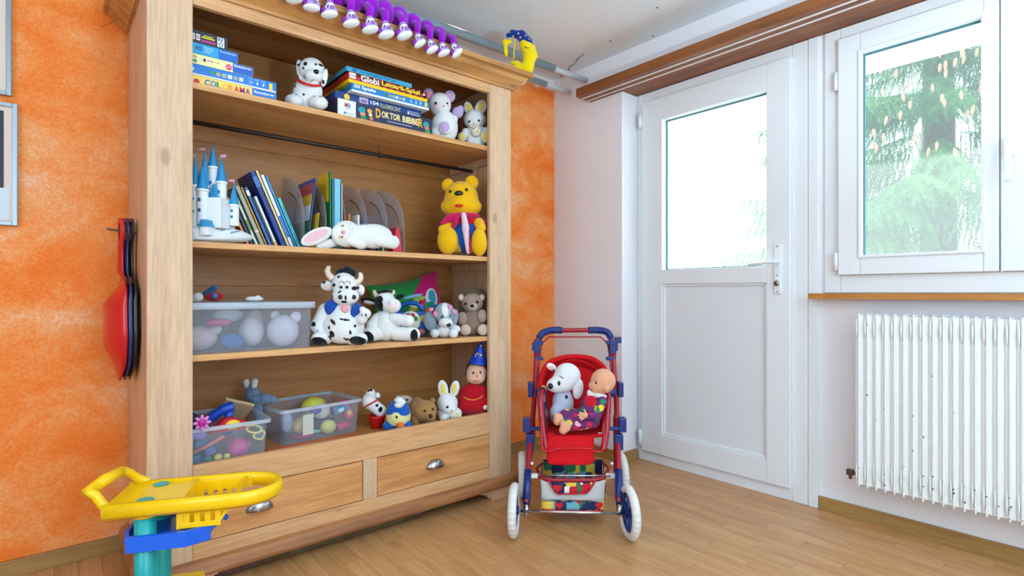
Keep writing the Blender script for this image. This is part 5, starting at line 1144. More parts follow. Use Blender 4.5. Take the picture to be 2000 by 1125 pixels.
b = BM(); btube(b, [hatpt(-.28+.011/.033*math.cos(q)*.9, .042+.012*math.sin(q), .0335-.0004*math.sin(q)*30*.0) for q in np.linspace(.7, 2*PI-.7, 12)], [.0008]+[.0022]*10+[.0008], 6); put('moon', b, YEL, hat, world=False)
for a, z_, r_, s_ in ((.25, .048, .033, .007), (.1, ht*.86, .0135, .0055)):
    c = hatpt(a, z_, r_); b = BM(); bprism(b, [(c.x+(s_ if q % 2 == 0 else s_*.45)*math.sin(q*PI/5), c.z+(s_ if q % 2 == 0 else s_*.45)*math.cos(q*PI/5)) for q in range(10)], 'y', c.y-.0025, c.y+.004); put('star', b, YEL, hat, world=False)

# ------------------------------------------------------------------ on top of the wardrobe
PU = (150, 20, 190)
ct_ = Toy('plush_caterpillar', 'long purple plush caterpillar wearing sneakers on top of the wardrobe', 'plush toy', 760, 2.03, 2.0905)
t = ct_
segs = [(470, -62, 19), (512, -48, 19), (552, -36, 19), (590, -24, 19), (625, -13, 19), (658, -5, 19), (691, 3, 19), (723, 10, 19), (753, 18, 18), (782, 28, 17), (809, 38, 15.5), (836, 50, 14), (861, 63, 12.5), (882, 76, 10)]
b0 = 2.0905
for px, py, r in segs:
    X = Xat(px, 2.035); d = dep(X, 2.035); rr_ = r*1.05*d/F; loc = Vector((X, 2.045, b0+rr_*1.34))
    b = BM(); bsphere(b, loc, rr_, (1, 1.05, 1.33), 20); bb = put('body_segment', b, cm(150, 18, 190, .95, 0, .1, .4, 400, .3), t.root, smooth=True)
M_SN = cm(176, 150, 206, .7); M_SW = cm(238, 240, 244, .6); M_SP = cm(140, 40, 170, .7)
for px, py, tilt in [(500, -42, .25), (540, -30, .2), (575, -6, .2), (609, 10, 0), (643, 23, .2), (685, 41, .25), (722, 53, .25), (753, 63, .3), (788, 65, .35), (818, 82, .55), (842, 94, .5), (865, 100, .45), (890, 101, .7)]:
    sc_ = .72 if px > 800 else .9
    p = wpt(px, py, dep(Xat(px, 1.965), 1.965)); s_ = dep(p.x, p.y)/F*sc_
    M = Matrix.Translation(p) @ Matrix.Rotation(-TH, 4, 'Z') @ Matrix.Rotation(-tilt, 4, 'Y')
    b = BM(); bsphere(b, (0, 0, 0), 1, (1, 1, 1), 16); b.transform(M @ Matrix.Diagonal((18*s_, 14*s_, 12*s_, 1)) ); sh = put('sneaker', b, M_SN, t.root, smooth=True)
    b = BM(); bsphere(b, (0, 0, 0), 1, (1, 1, 1), 16); b.transform(M @ Matrix.Translation((0, -2*s_, -7*s_)) @ Matrix.Diagonal((18.5*s_, 14.5*s_, 6.5*s_, 1))); put('sole', b, M_SW, sh, smooth=True)
    b = BM(); bsphere(b, (0, 0, 0), 1, (1, 1, 1), 12); b.transform(M @ Matrix.Translation((-9*s_, -3*s_, 1*s_)) @ Matrix.Diagonal((10*s_, 12.5*s_, 7.5*s_, 1))); put('toe_cap', b, M_SP, sh, smooth=True)
    for q in range(3): b = BM(); btube(b, [M @ Vector(((-3+4*q)*s_, -14.2*s_, 3*s_)), M @ Vector(((0+4*q)*s_, -11*s_, 9*s_))], 1.1*s_, 6); put('lace', b, M_SP if q % 2 else M_SW, sh)
    b = BM(); btube(b, [M @ Vector((11*s_+3.6*s_*math.cos(a), -12.5*s_, 2*s_+3.6*s_*math.sin(a))) for a in np.linspace(0, 2*PI, 10, endpoint=False)], .8*s_, 6, True); put('ankle_badge', b, M_SP, sh)
    b = BM(); A = M @ Vector((5*s_, 0, 9*s_)); btube(b, [A, A+Vector((0, .01, 9*s_))], [9.5*s_, 9*s_], 12); put('sock', b, M_SW, t.root, smooth=True)
    b = BM(); btube(b, [A+Vector((0, .004, 4*s_)), A+Vector((0, .0055, 5.6*s_))], 9.9*s_, 12); put('sock_stripe', b, M_SP, t.root)
    b = BM(); A2 = A+Vector((0, .01, 8*s_)); btube(b, [A2, Vector((A2.x+.001, A2.y+.001, max(A2.z+12*s_, b0+.012))), Vector((A2.x+.003, A2.y+.03, max(A2.z+30*s_, b0+.03))), Vector((A2.x+.004, A2.y+.06, max(A2.z+34*s_, b0+.034)))], [8*s_, 8*s_, 9*s_, 9*s_], 12); put('leg', b, cm(150, 18, 190, .95, 0, .1, .4, 400, .3), t.root, smooth=True)
X = Xat(885, 2.0); b = BM(); btube(b, smoothpath([wpt(881, 70, 2.42), wpt(886, 77, 2.41), wpt(889, 80, 2.41), wpt(893, 83, 2.42)], 3), .004, 6); put('ribbon', b, cm(20, 130, 90, .6), t.root)
# moon with night cap
t = Toy('plush_moon', 'yellow felt moon with dotted blue night cap on the wardrobe corner', 'plush toy', 1022, 2.055, 2.0905)
ys = t.py-148
def yy(v): return v+ys
t.blob('moon', [K(1010, yy(142), 0, 8, 1030, yy(138), 0, 11), K(1030, yy(138), 0, 11, 1035, yy(112), 0, 13), K(1035, yy(112), 0, 13, 1026, yy(92), 0, 12), K(1000, yy(127), 0, 3, 1010, yy(130), 0, 6)], (246, 216, 10), k=6)
t.blob('cap', [K(1028, yy(88), 0, 12, 1018, yy(74), 0, 9), K(1018, yy(74), 0, 9, 1000, yy(70), 0, 6), K(1000, yy(70), 0, 6, 992, yy(74), 0, 4)], (16, 52, 140), [(995+q*5.3+(q % 2)*1.5, yy(70+(q % 3)*6+q*1.4), 1.6, 1.6, (240, 220, 130)) for q in range(9)], k=4)
t.blob('star_pendant', [E(987, yy(90), -2, 5, 8, 3, 10), E(995, yy(87), -2, 4, 5, 3), E(988, yy(105), -2, 4, 12, 3, 6)], (246, 216, 10), k=3)
t.tube('band', [(1006, yy(84), -6), (1003, yy(122), -6)], 1.4, cm(236, 200, 20, .7)); t.blob('tail', [K(1042, yy(95), 0, 3, 1049, yy(116), 0, 2.5)], (246, 216, 10))
t.line('eye', 'moon', [(1024, yy(101)), (1028, yy(104)), (1033, yy(105))], .9, BLACK); t.line('mouth', 'moon', [(1010, yy(120)), (1018, yy(118)), (1025, yy(112))], .7, cm(160, 110, 20, .6))
# seat sledges hanging on the side of the wardrobe
def sledge(label, off, col, rough=.25):
    r = thing('seat_sledge', label, 'sledge', (CX0-off, 2.36, .69), group=None); n_, m_ = 30, 14; b = BM(); g = []
    for i in range(n_+1):
        v = i/n_; z_ = .695+.565*v; row = []
        if v < .55: hw = .148*math.sin(min(1, v/.30)*PI/2)**.6*(1-.12*max(0, v-.3)/.25) if v > 0 else .02
        elif v < .66: hw = .130+(.032-.130)*(.5-.5*math.cos((v-.55)/.11*PI))
        elif v < .84: hw = .032-.006*math.sin((v-.66)/.18*PI)
        else: hw = .030+.026*max(0, math.sin((v-.84)/.16*PI))**.8
        hw = max(hw, .012)
        bowl = .052*max(0, min(1, v/.22))*max(0, min(1, (.60-v)/.12)) if v < .60 else 0
        lip = .030*max(0, 1-v/.10)
        for j in range(m_+1):
            u = j/m_*2-1; row.append(b.verts.new((CX0-off-.006-bowl*(1-abs(u)**2.2)-.012*(v > .66)*(1-u*u)-lip*.3, 2.36+u*hw, z_)))
        g.append(row)
    for i in range(n_):
        for j in range(m_):
            zc = (i+.5)/n_; uc = (j+.5)/m_*2-1
            if .875 < zc < .955 and abs(uc) < .55: continue
            b.faces.new((g[i][j], g[i][j+1], g[i+1][j+1], g[i+1][j]))
    o = put('shell', b, cm(*col, rough), r, smooth=True); md = o.modifiers.new('s', 'SOLIDIFY'); md.thickness = .005; md.offset = 0
    return r
sledge('red plastic seat sledge, outermost of the three hanging on the wardrobe side', .034, (206, 20, 30)); sledge('dark blue seat sledge hanging between the red and the black one', .020, (40, 52, 96)); sledge('black seat sledge hanging closest to the wardrobe side', .006, (38, 36, 46))
b = BM(); btube(b, [(CX0, 2.36, 1.212), (CX0-.085, 2.36, 1.222)], .004, 8); put('nail', b, cm(120, 110, 104, .4, 1), wd)

# ------------------------------------------------------------------ yellow toy ironing stand
U = math.radians(-24); OT = Vector((.22, 1.751, 0)); T_Y = cm(250, 200, 12, .22); T_T = cm(10, 160, 160, .3); T_B = cm(14, 96, 220, .28)
ts = thing('toy_stand', 'yellow plastic toy stand with basket and handle on turquoise legs before the wardrobe', 'toy stand', tuple(OT), U)
def lp(name, bm, mat, smooth=False, parent=None, label=None): return put(name, bm, mat, parent or ts, world=False, smooth=smooth, label=label)
for y_ in (-.0625, .0625):
    b = BM(); btube(b, [(0, y_, 0), (0, y_, .452)], .0245, 24); lg = lp('leg', b, T_T, True); b = BM(); btube(b, [(0, y_, .464), (0, y_, .4665)], .019, 24); lp('leg_end', b, T_T, False, lg)
def outline(x0, x1, hw, n_=14):
    return [(x0, -hw), (x1-hw*1.15, -hw)]+[(x1-hw*1.15+hw*1.15*math.sin(a), -hw*math.cos(a)) for a in np.linspace(.15, PI-.15, n_)]+[(x1-hw*1.15, hw), (x0, hw)]
def sweep_local(path, prof):
    o = swept('tmp', path, prof, None, None); b = BM(); b.from_mesh(o.data); bpy.data.objects.remove(o); return b
rimprof = [(-.006, .434), (.002, .430), (.010, .440), (.012, .458), (.006, .470), (-.004, .470), (-.010, .458)]
lp('rim', sweep_local(outline(-.085, .312, .088), rimprof), T_Y, True)
b = BM(); bprism(b, [(-.085, -.085), (.078, -.085), (.088, .085), (-.085, .085)], 'z', .452, .463); lp('deck', b, T_Y)
for y_ in (-.0625, .0625): b = BM(); btube(b, [(0, y_, .425), (0, y_, .453)], .029, 20); lp('leg_socket', b, T_Y, True)
# basket with slotted walls
bk_ = BM(); btm = .385; bprism(bk_, [(.088, -.066), (.165, -.066), (.172, -.03), (.172, .03), (.165, .066), (.088, .066)], 'z', btm, btm+.005); lp('basket_floor', bk_, T_Y)
for x_ in np.arange(.092, .172, .0245):
    for sg in (-1, 1): b = BM(); bprism(b, [(x_, btm), (x_+.012, btm), (x_+.014, .455), (x_-.002, .455)], 'y', sg*.072-.003, sg*.072+.003); lp('basket_slat', b, T_Y)
for sg in (-1, 1): b = BM(); bbox(b, .085, .232, sg*.074-.004, sg*.074+.004, .432, .462, .002); bbox(b, .085, .172, sg*.072-.004, sg*.072+.004, btm, btm+.014, .002); lp('basket_band', b, T_Y)
b = BM(); bprism(b, [(.075, -.078), (.075, .078), (.092, .07), (.092, -.07)], 'z', btm, .468); lp('basket_wall', b, T_Y); b = BM(); bprism(b, [(.164, btm), (.172, btm), (.222, .464), (.212, .464)], 'y', -.074, .074); lp('basket_wall', b, T_Y)
hp = [wpt(262, 1003, 1.405), wpt(232, 1003, 1.395), wpt(205, 990, 1.39), wpt(187, 968, 1.385), wpt(176, 958, 1.39), wpt(205, 938, 1.44), wpt(232, 921, 1.49), wpt(250, 922, 1.52), wpt(270, 934, 1.545), wpt(290, 940, 1.56)]
put('handle', btube(BM(), smoothpath(hp, 6), [.0115]*55, 12), T_Y, ts, smooth=True)
b = BM(); p1, p2 = wpt(168, 964, 1.387), wpt(238, 919, 1.49); btube(b, [p1, p1.lerp(p2, .5)+Vector((0, 0, .004)), p2], [.0135, .0155, .0135], 12); put('grip', b, T_Y, ts, smooth=True)
lp('collar', sweep_local([(.12, .085), (-.03, .092), (-.045, .05), (-.045, -.05), (-.03, -.092), (.10, -.092), (.15, -.06)], [(-.006, .345), (.004, .345), (.006, .385), (-.004, .385)]), T_B)
b = BM(); bprism(b, [(-.04, -.088), (.10, -.088), (.145, -.055), (.12, .08), (-.04, .088)], 'z', .366, .372); lp('collar_plate', b, T_B)
b = BM(); btube(b, smoothpath([(.145, -.06, .366), (.165, -.045, .385), (.175, -.035, .392), (.185, -.03, .385)], 4), .007, 8); lp('collar_hook', b, T_B, True)
b = BM(); bbox(b, -.05, .05, -.11, .11, 0, .02, .006); lp('foot_plate', b, T_Y); b = BM(); bprism(b, [(-.035, -.088), (.10, -.088), (.13, 0), (.10, .088), (-.035, .088)], 'z', .165, .195); lp('lower_tray', b, T_Y)

# ------------------------------------------------------------------ doll stroller
R_T = cm(164, 22, 44, .25); R_F = cm(206, 14, 26, .8, 0, .2, .3, 260); N_P = cm(16, 46, 118, .35); W_T = cm(226, 224, 220, .6); CHR = cm(200, 202, 206, .18, 1)
st = thing('doll_stroller', 'red doll stroller with navy fittings, white tyres and patchwork basket', 'stroller', (1.66, 1.72, 0))
Q = wpt
def quilt():
    m, N, L, P = newmat('patchwork_fabric'); tc = N.new('ShaderNodeTexCoord'); vo = N.new('ShaderNodeTexVoronoi'); vo.distance = 'CHEBYCHEV'; vo.inputs['Scale'].default_value = 26; vo.inputs['Randomness'].default_value = .55
    L.new(tc.outputs['Object'], vo.inputs['Vector']); sp_ = N.new('ShaderNodeSeparateXYZ'); L.new(vo.outputs['Color'], sp_.inputs[0])
    r = ramp(N, [(0, rgb(26, 44, 92)), (.3, rgb(236, 200, 70)), (.5, rgb(200, 24, 44)), (.68, rgb(110, 180, 196)), (.84, rgb(40, 120, 80)), (.93, rgb(240, 236, 226))], 'CONSTANT'); L.new(sp_.outputs[0], r.inputs[0]); L.new(r.outputs[0], P.inputs['Base Color']); P.inputs['Roughness'].default_value = .85
    return m
def floral():
    m, N, L, P = newmat('floral_fabric'); tc = N.new('ShaderNodeTexCoord'); vo = N.new('ShaderNodeTexVoronoi'); vo.inputs['Scale'].default_value = 36; L.new(tc.outputs['Object'], vo.inputs['Vector']); sp_ = N.new('ShaderNodeSeparateXYZ'); L.new(vo.outputs['Color'], sp_.inputs[0])
    r = ramp(N, [(0, rgb(110, 40, 110)), (.3, rgb(236, 200, 50)), (.55, rgb(206, 30, 80)), (.75, rgb(30, 130, 90)), (.88, rgb(240, 180, 200))], 'CONSTANT'); L.new(sp_.outputs[0], r.inputs[0])
    rd_ = ramp(N, [(.50, (1, 1, 1, 1)), (.56, (0, 0, 0, 1))]); L.new(vo.outputs['Distance'], rd_.inputs[0]); mx = N.new('ShaderNodeMixRGB'); mx.inputs[1].default_value = rgb(104, 40, 104); L.new(rd_.outputs[0], mx.inputs[0]); L.new(r.outputs[0], mx.inputs[2])
    L.new(mx.outputs[0], P.inputs['Base Color']); P.inputs['Roughness'].default_value = .85
    return m
M_Q = quilt(); M_FL = floral()
def stube(name, pts, r, mat=R_T, n_=5, seg=12, label=None): return tube(name, smoothpath([Q(*p) for p in pts], n_), r, mat, st, seg, label=label)
def sbox(name, px, py, d, w_, h_, dp_, mat=N_P, bev=.004, rot=0):
    s_ = d/F; M = Matrix.Translation(Q(px, py, d)) @ Matrix.Rotation(-TH, 4, 'Z') @ Matrix.Rotation(math.radians(rot), 4, 'Y')
    return put(name, bbox(BM(), -w_*s_/2, w_*s_/2, -dp_*s_/2, dp_*s_/2, -h_*s_/2, h_*s_/2, bev, M), mat, st)
for sd, xs, dd in (('l', (1048, 1044, 1037, 1031, 1027), 0), ('r', (1197, 1203, 1206, 1208, 1209), -.02)):
    L_ = sd == 'l'; sg = 1 if L_ else -1
    stube('frame_tube', [(xs[0], 690, 2.76+dd), (xs[1], 770, 2.66+dd), (xs[2], 850, 2.50+dd), (xs[3], 920, 2.37+dd), (xs[4], 985, 2.27+dd)], .0125)
    cx = xs[0]
    sbox('joint', cx+sg*1, 680, 2.77+dd, 13, 34, 16); sbox('joint_knob', cx-sg*5, 677, 2.77+dd, 8, 16, 14); sbox('clamp', cx+sg*4, 700, 2.75+dd, 18, 7, 12)
    sbox('clamp', cx+sg*8, 669, 2.77+dd, 10, 8, 12)
    sbox('side_knob', xs[1]-sg*8, 760, 2.66+dd, 10, 28, 22); sbox('bracket', xs[2]-sg*9, 829, 2.50+dd, 14, 27, 20); sbox('bracket_arm', xs[2]+sg*6, 837, 2.49+dd, 24, 7, 8); sbox('lower_bracket', xs[2]-sg*2, 862, 2.48+dd, 16, 30, 18)
    b = BM(); btube(b, [Q(xs[3]+0, 918, 2.372+dd), Q(xs[4]+1, 978, 2.285+dd)], [.0155, .0175], 16); put('leg_sleeve', b, N_P, st, smooth=True)
    for q in range(5): b = BM(); y_ = 982+4.2*q; btube(b, [Q(xs[4]+1, y_, 2.27+dd), Q(xs[4]+1, y_+2.6, 2.266+dd)], .0145-.0008*q, 14); put('spring_ring', b, cm(14, 34, 86, .4), st)
    b = BM(); btube(b, [Q(xs[4]+1, 985, 2.262+dd), Q(xs[4]+1, 1008, 2.25+dd)], .010, 14); put('axle_sleeve', b, CHR, st, smooth=True)
    stube('rear_leg', [(xs[2]+sg*4, 812, 2.56+dd), (xs[2]+sg*4, 860, 2.64+dd), (1030 if L_ else 1203, 922, 2.71)], .010)
    stube('arm_tube', [(1068 if L_ else 1178, 880, 2.40), (1061 if L_ else 1184, 845, 2.43), (1057 if L_ else 1187, 800, 2.46), (1055 if L_ else 1188, 778, 2.48), (1057 if L_ else 1186, 767, 2.52), (1062 if L_ else 1181, 764, 2.58)], .0145)
    stube('wire_rod', [(1058 if L_ else 1187, 672, 2.76), (1053 if L_ else 1193, 720, 2.72), (1051 if L_ else 1196, 745, 2.69)], .003, n_=3, seg=8)
    b = BM(); btube(b, [Q(1046 if L_ else 1202, 768, 2.60), Q(1060 if L_ else 1186, 766, 2.60)], .02, 14); put('hinge_drum', b, N_P, st, smooth=True)
    sbox('white_clip', 1061 if L_ else 1173, 849, 2.44, 9, 8, 8, W_T, .002); sbox('white_clip', 1041 if L_ else 1192, 929, 2.37, 18, 8, 8, W_T, .002)
    b = BM(); bsphere(b, Q(1039 if L_ else 1195, 905, 2.375+dd), .007, (1, 1, 1), 10); put('bolt', b, W_T, st, smooth=True)
    # patterned side fabric
    b = BM(); vs = [b.verts.new(Q(*p)) for p in ([(1057, 772, 2.50), (1066, 760, 2.64), (1070, 835, 2.62), (1064, 852, 2.46)] if L_ else [(1186, 772, 2.50), (1178, 760, 2.64), (1172, 835, 2.62), (1178, 852, 2.46)])]; b.faces.new(vs)
    o = put('side_fabric', b, M_Q, st); o.modifiers.new('s', 'SOLIDIFY').thickness = .006
    b = BM(); btube(b, smoothpath([Q(1058 if L_ else 1184, 757, 2.62), Q(1063 if L_ else 1179, 757, 2.56), Q(1062 if L_ else 1181, 770, 2.53)], 4), .009, 10); put('armrest_cover', b, M_Q, st, smooth=True)
# handle
stube('handle_bar', [(1048, 690, 2.76), (1049, 668, 2.78), (1058, 652, 2.79), (1075, 646, 2.80), (1125, 645, 2.80), (1172, 645, 2.80), (1188, 650, 2.79), (1196, 668, 2.77), (1197, 690, 2.74)], .0115, n_=6)
for pts in ([(1052, 661, 2.785), (1061, 650, 2.79), (1078, 645, 2.80), (1098, 645, 2.80)], [(1149, 645, 2.80), (1170, 645, 2.80), (1186, 649, 2.79), (1194, 661, 2.78)]):
    sp_ = smoothpath([Q(*p) for p in pts], 8); put('grip', btube(BM(), sp_, [.0165+.0018*(k % 2) for k in range(len(sp_))], 14), N_P, st, smooth=False)
stube('wire_bar', [(1058, 671, 2.76), (1064, 666, 2.76), (1073, 658, 2.76), (1080, 658, 2.76), (1165, 658, 2.76), (1172, 658, 2.76), (1180, 664, 2.76), (1186, 671, 2.75)], .0035, n_=3, seg=8)
sbox('brake_lever', 1207, 664, 2.76, 12, 12, 12)
stube('wire_bar', [(1057, 815, 2.44), (1058, 860, 2.385), (1061, 878, 2.37), (1072, 881, 2.36), (1083, 880, 2.355), (1089, 876, 2.355), (1150, 876, 2.35), (1156, 880, 2.355), (1172, 882, 2.36), (1177, 878, 2.365), (1179, 860, 2.38), (1180, 815, 2.44)], .0038, cm(206, 16, 34, .3), 3, 8)
tube('front_axle', [Q(1016, 998, 2.245), Q(1222, 1003, 2.225)], .0055, CHR, st, 10); tube('rear_axle', [Q(1019, 926, 2.705), Q(1214, 927, 2.70)], .005, CHR, st, 10); tube('cross_rod', [Q(1050, 866, 2.55), Q(1184, 867, 2.55)], .004, CHR, st, 8); tube('cross_rod', [Q(1048, 928, 2.37), Q(1192, 930, 2.36)], .005, CHR, st, 8)
# wheels
def wheel(px, py, d, yaw, lab=None):
    c = Q(px, py, d); R_ = .108; c.z = R_+.0005
    M = Matrix.Translation(c) @ Matrix.Rotation(-TH+math.radians(yaw), 4, 'Z'); n_ = 112; b = BM()
    rings = []
    for k in range(n_):
        a = 2*PI*k/n_; ring = []
        for q in range(10):
            f = 2*PI*q/10; rr_ = R_-.017+(.0165+(.0028 if (k//2) % 2 and math.cos(f) > .1 else 0) - .0014*(math.cos(f) > .1))*math.cos(f)
            ring.append(b.verts.new(M @ Vector((.018*math.sin(f), rr_*math.cos(a), rr_*math.sin(a)))))
        rings.append(ring)
    for k in range(n_):
        A, B = rings[k], rings[(k+1) % n_]
        for q in range(10): b.faces.new((A[q], A[(q+1) % 10], B[(q+1) % 10], B[q]))
    wh = put('wheel', b, W_T, st, smooth=True, label='white ribbed tyre on navy rim')
    b = BM(); btube(b, [M @ Vector((0, .078*math.cos(a), .078*math.sin(a))) for a in np.linspace(0, 2*PI, 40, endpoint=False)], .009, 10, True); put('rim', b, N_P, wh, smooth=True)
    for q in range(6): a = q*PI/3+.3; b = BM(); btube(b, [M @ Vector((0, .014*math.cos(a), .014*math.sin(a))), M @ Vector((0, .075*math.cos(a), .075*math.sin(a)))], [.010, .007], 8); put('spoke', b, N_P, wh)
    b = BM(); btube(b, [M @ Vector((-.02, 0, 0)), M @ Vector((.02, 0, 0))], .017, 16); put('hub', b, N_P, wh)
wheel(1004, 998, 2.252, -6); wheel(1229, 1003, 2.229, 6); wheel(1019, 926, 2.705, 0); wheel(1213, 927, 2.70, 3)
# seat, back, flap
def grid(name, fn, nu, nv, mat, thick, label=None, smooth=True):
    b = BM(); g = [[b.verts.new(fn(i/nu, j/nv)) for j in range(nv+1)] for i in range(nu+1)]
    for i in range(nu):
        for j in range(nv): b.faces.new((g[i][j], g[i+1][j], g[i+1][j+1], g[i][j+1]))
    o = put(name, b, mat, st, smooth=smooth, label=label); md = o.modifiers.new('s', 'SOLIDIFY'); md.thickness = thick; md.offset = 0
    return o
def backf(u, v):
    px = 1057+130*u; top = 744-46*max(0, math.sin(PI*u))**.55; py = 836+(top-836)*v
    return Q(px, py, 2.62+.13*v+.03*math.sin(PI*u)*math.sin(PI*v))
grid('seat_back', backf, 18, 12, R_F, .008)
stube('hood_rim', [(1056, 760, 2.60), (1058, 735, 2.64), (1070, 712, 2.69), (1095, 700, 2.72), (1125, 697, 2.73), (1155, 701, 2.72), (1177, 716, 2.69), (1186, 738, 2.64), (1188, 760, 2.60)], .0135, R_F)
grid('hood_lining', lambda u, v: Q(1066+110*u, (738-36*max(0, math.sin(PI*u))**.6)-(0)*v+v*16, 2.71+.04*v), 14, 4, R_F, .004)
grid('seat', lambda u, v: Q(1060+122*u+(2-4*u)*v, 0, 1) if False else (lambda d: Vector((*(Q(1064+114*u, 572, d)).xy, .372-.012*math.sin(PI*u))))(2.63-.21*v), 10, 8, R_F, .012)
grid('foot_flap', lambda u, v: Q(1068+92*u+(.5-u)*5*max(0, v-.85)/.15, 850+58*v-6*max(0, abs(u-.5)-.42)/.08*(v > .9), 2.42-.06*v-.012*math.sin(PI*u)), 14, 10, R_F, .006, 'red fabric foot flap')
# basket
stube('basket_rim', [(1053, 925, 2.42), (1056, 932, 2.36), (1075, 937, 2.34), (1118, 938, 2.335), (1160, 937, 2.34), (1180, 932, 2.36), (1184, 924, 2.42)], .009, cm(150, 16, 40, .4)); stube('basket_rim', [(1053, 925, 2.42), (1058, 905, 2.62), (1180, 905, 2.62), (1184, 924, 2.42)], .007, cm(150, 16, 40, .4), 2)
M_NET = frosted('white_net', (232, 232, 232), .62, .8)
def bas(v0, v1, mat, name, lab=None): return grid(name, lambda u, v: Q(1056+126*u+(3-6*u)*(v0+(v1-v0)*v), 936+60*(v0+(v1-v0)*v)+1.5*u, 2.345), 12, 4, mat, .003, lab)
bas(0, .72, M_NET, 'basket_net', 'white net front of the basket'); bas(.66, 1, M_Q, 'basket_band', 'patchwork band along the basket foot')
grid('basket_flap', lambda u, v: Q(1074+86*u+(14-28*u)*v, 938+26*v, 2.335), 10, 4, M_Q, .003, 'patchwork flap hanging over the net'); stube('basket_piping', [(1072, 938, 2.333), (1080, 953, 2.332), (1088, 964, 2.332), (1100, 965, 2.332), (1135, 964, 2.332), (1146, 963, 2.332), (1155, 952, 2.332), (1163, 938, 2.333)], .0035, cm(190, 16, 36, .5), 3, 8)
stube('basket_piping', [(1059, 996, 2.343), (1118, 998, 2.343), (1178, 998, 2.343)], .004, cm(190, 16, 36, .5), 3, 8)
for xa, xb in (((1056, 2.36), (1059, 2.62)), ((1182, 2.36), (1178, 2.62))):
    b = BM(); vs = []
    for (x_, d_) in (xa, xb):
        zt = Q(x_, 935, 2.36).z; p = Q(x_, 572, d_); vs += [(p.x, p.y, zt), (p.x, p.y, zt-.13)]
    V = [b.verts.new(v) for v in (vs[0], vs[1], vs[3], vs[2])]; b.faces.new(V); o = put('basket_side', b, M_Q, st); o.modifiers.new('s', 'SOLIDIFY').thickness = .003
b = BM(); zt = Q(1118, 996, 2.345).z+.002; V = [b.verts.new((*Q(x_, 572, d_).xy, zt)) for x_, d_ in ((1059, 2.35), (1178, 2.35), (1176, 2.62), (1061, 2.62))]; b.faces.new(V); o = put('basket_floor', b, M_Q, st); o.modifiers.new('s', 'SOLIDIFY').thickness = .003
b = BM(); V = [b.verts.new((*Q(x_, 572, 2.62).xy, z_)) for x_, z_ in ((1061, zt), (1176, zt), (1176, zt+.13), (1061, zt+.13))]; b.faces.new(V); o = put('basket_back', b, M_Q, st); o.modifiers.new('s', 'SOLIDIFY').thickness = .003
def heart(px, py, d, r, mat):
    pts = []
    for q in range(20):
        a = 2*PI*q/20; pts.append((r*.062*16*math.sin(a)**3, r*.062*(13*math.cos(a)-5*math.cos(2*a)-2*math.cos(3*a)-math.cos(4*a))))
    s_ = d/F; M = Matrix.Translation(Q(px, py, d)) @ Matrix.Rotation(-TH, 4, 'Z'); b = BM(); bprism(b, [(x_*s_, z_*s_) for x_, z_ in pts], 'y', -.003, .0, M); put('printed_heart', b, mat, st)
for px in (1092, 1170): heart(px, 987, 2.339, 8, cm(206, 24, 40, .8))
heart(1089, 953, 2.329, 9, cm(206, 24, 40, .8))
# its passengers
p = Q(1092, 820, 2.57)
t = Toy('plush_dalmatian', 'white plush puppy with black nose riding in the doll stroller', 'plush toy', 1092, 0, .379, pos=(p.x, p.y))
LV = (196, 198, 222)
t.blob('head', [E(1108, 732, 0, 26, 26, 22), E(1084, 748, -8, 17, 14, 14), E(1098, 745, -4, 22, 18, 18)], (242, 242, 246), k=7)
t.blob('ear', [E(1128, 755, -10, 10, 20, 6, -8)], (240, 240, 244)); t.blob('ear', [E(1077, 714, 4, 10, 7, 5, -25)], (240, 240, 244), [(1078, 716, 6, 4, (236, 190, 190))])
t.blob('body', [E(1100, 785, 4, 21, 30, 20), E(1086, 800, -8, 13, 14, 13), E(1100, 812, 4, 26, 16, 20)], LV, [(1105, 770, 3, 4, DK), (1076, 778, 2, 3, DK)], k=7); t.blob('leg', [K(1090, 806, -8, 8, 1108, 788, -4, 7)], LV)
t.ball('nose', 1074, 748, 6, GLOSS, on='head', sc=(.9, .9, .95)); t.ball('eye', 1090, 742, 3.6, GLOSS, on='head', sc=(.8, .6, 1.3)); t.line('eyebrow', 'head', [(1091, 728), (1095, 731), (1099, 733)], .9, BLACK); t.line('eyebrow', 'head', [(1080, 718), (1082, 720), (1083, 722)], .9, BLACK)
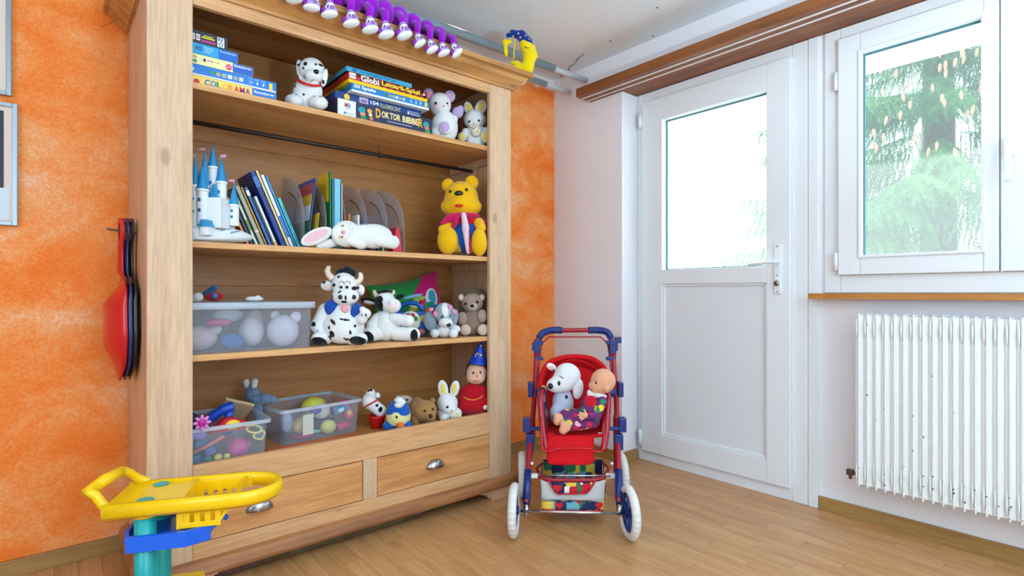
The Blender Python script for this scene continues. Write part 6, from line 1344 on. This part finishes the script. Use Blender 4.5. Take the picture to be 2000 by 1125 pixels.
p = Q(1140, 830, 2.455)
t = Toy('baby_doll', 'bald baby doll in floral suit sitting in the doll stroller', 'doll', 1130, 0, .379, pos=(p.x, p.y))
SK = (238, 172, 138)
t.blob('head', [E(1168, 745, 0, 24, 24, 22), E(1156, 754, -2, 16, 14, 16), E(1144, 752, -3, 4, 4, 4), E(1149, 762, -3, 7, 5, 8), E(1172, 757, -18, 5, 7, 4)], SK, [(1143, 761, 3, 1.6, (206, 100, 96))], k=4)
t.blob('collar', [E(1158, 772, -3, 17, 6, 14, -10), E(1142, 770, -4, 6, 9, 6, 20)], (238, 230, 232)); t.blob('suit', [E(1145, 800, -2, 22, 30, 18), K(1144, 822, -4, 16, 1100, 828, -12, 12), K(1146, 815, 4, 16, 1094, 812, -2, 12)], (0, 0, 0), k=6, mat=M_FL)
t.blob('bib', [E(1142, 785, -12, 12, 14, 8, 20)], (206, 24, 48)); t.blob('sleeve', [K(1163, 782, -16, 10, 1150, 808, -24, 8), K(1150, 808, -24, 8, 1138, 808, -26, 7)], (0, 0, 0), mat=M_FL)
t.blob('hand', [E(1128, 806, -28, 7, 6, 5), K(1124, 803, -29, 2, 1118, 800, -30, 1.8), K(1123, 806, -29, 2, 1116, 805, -30, 1.8), K(1124, 809, -29, 2, 1118, 810, -30, 1.7), K(1126, 811, -29, 2, 1121, 814, -30, 1.6), K(1130, 801, -29, 2, 1127, 795, -30, 1.8)], SK, k=1.5, cell=.8)
t.blob('foot', [K(1098, 828, -16, 9, 1088, 836, -20, 8), E(1088, 826, -20, 6, 10, 6, 10)], SK, k=4); t.blob('foot', [K(1090, 812, -4, 8, 1078, 822, -8, 8), E(1077, 815, -8, 6, 10, 6, 10)], SK, k=4)
t.ball('eye', 1152, 746, 3, cm(40, 70, 60, .15), on='head', sc=(.8, .5, 1.1)); t.ball('eye', 1143.5, 745, 1.8, cm(40, 70, 60, .15), on='head', sc=(.7, .5, 1.1))
for t_ in ALLTOYS:
    if t_ is not ct_: t_.settle()
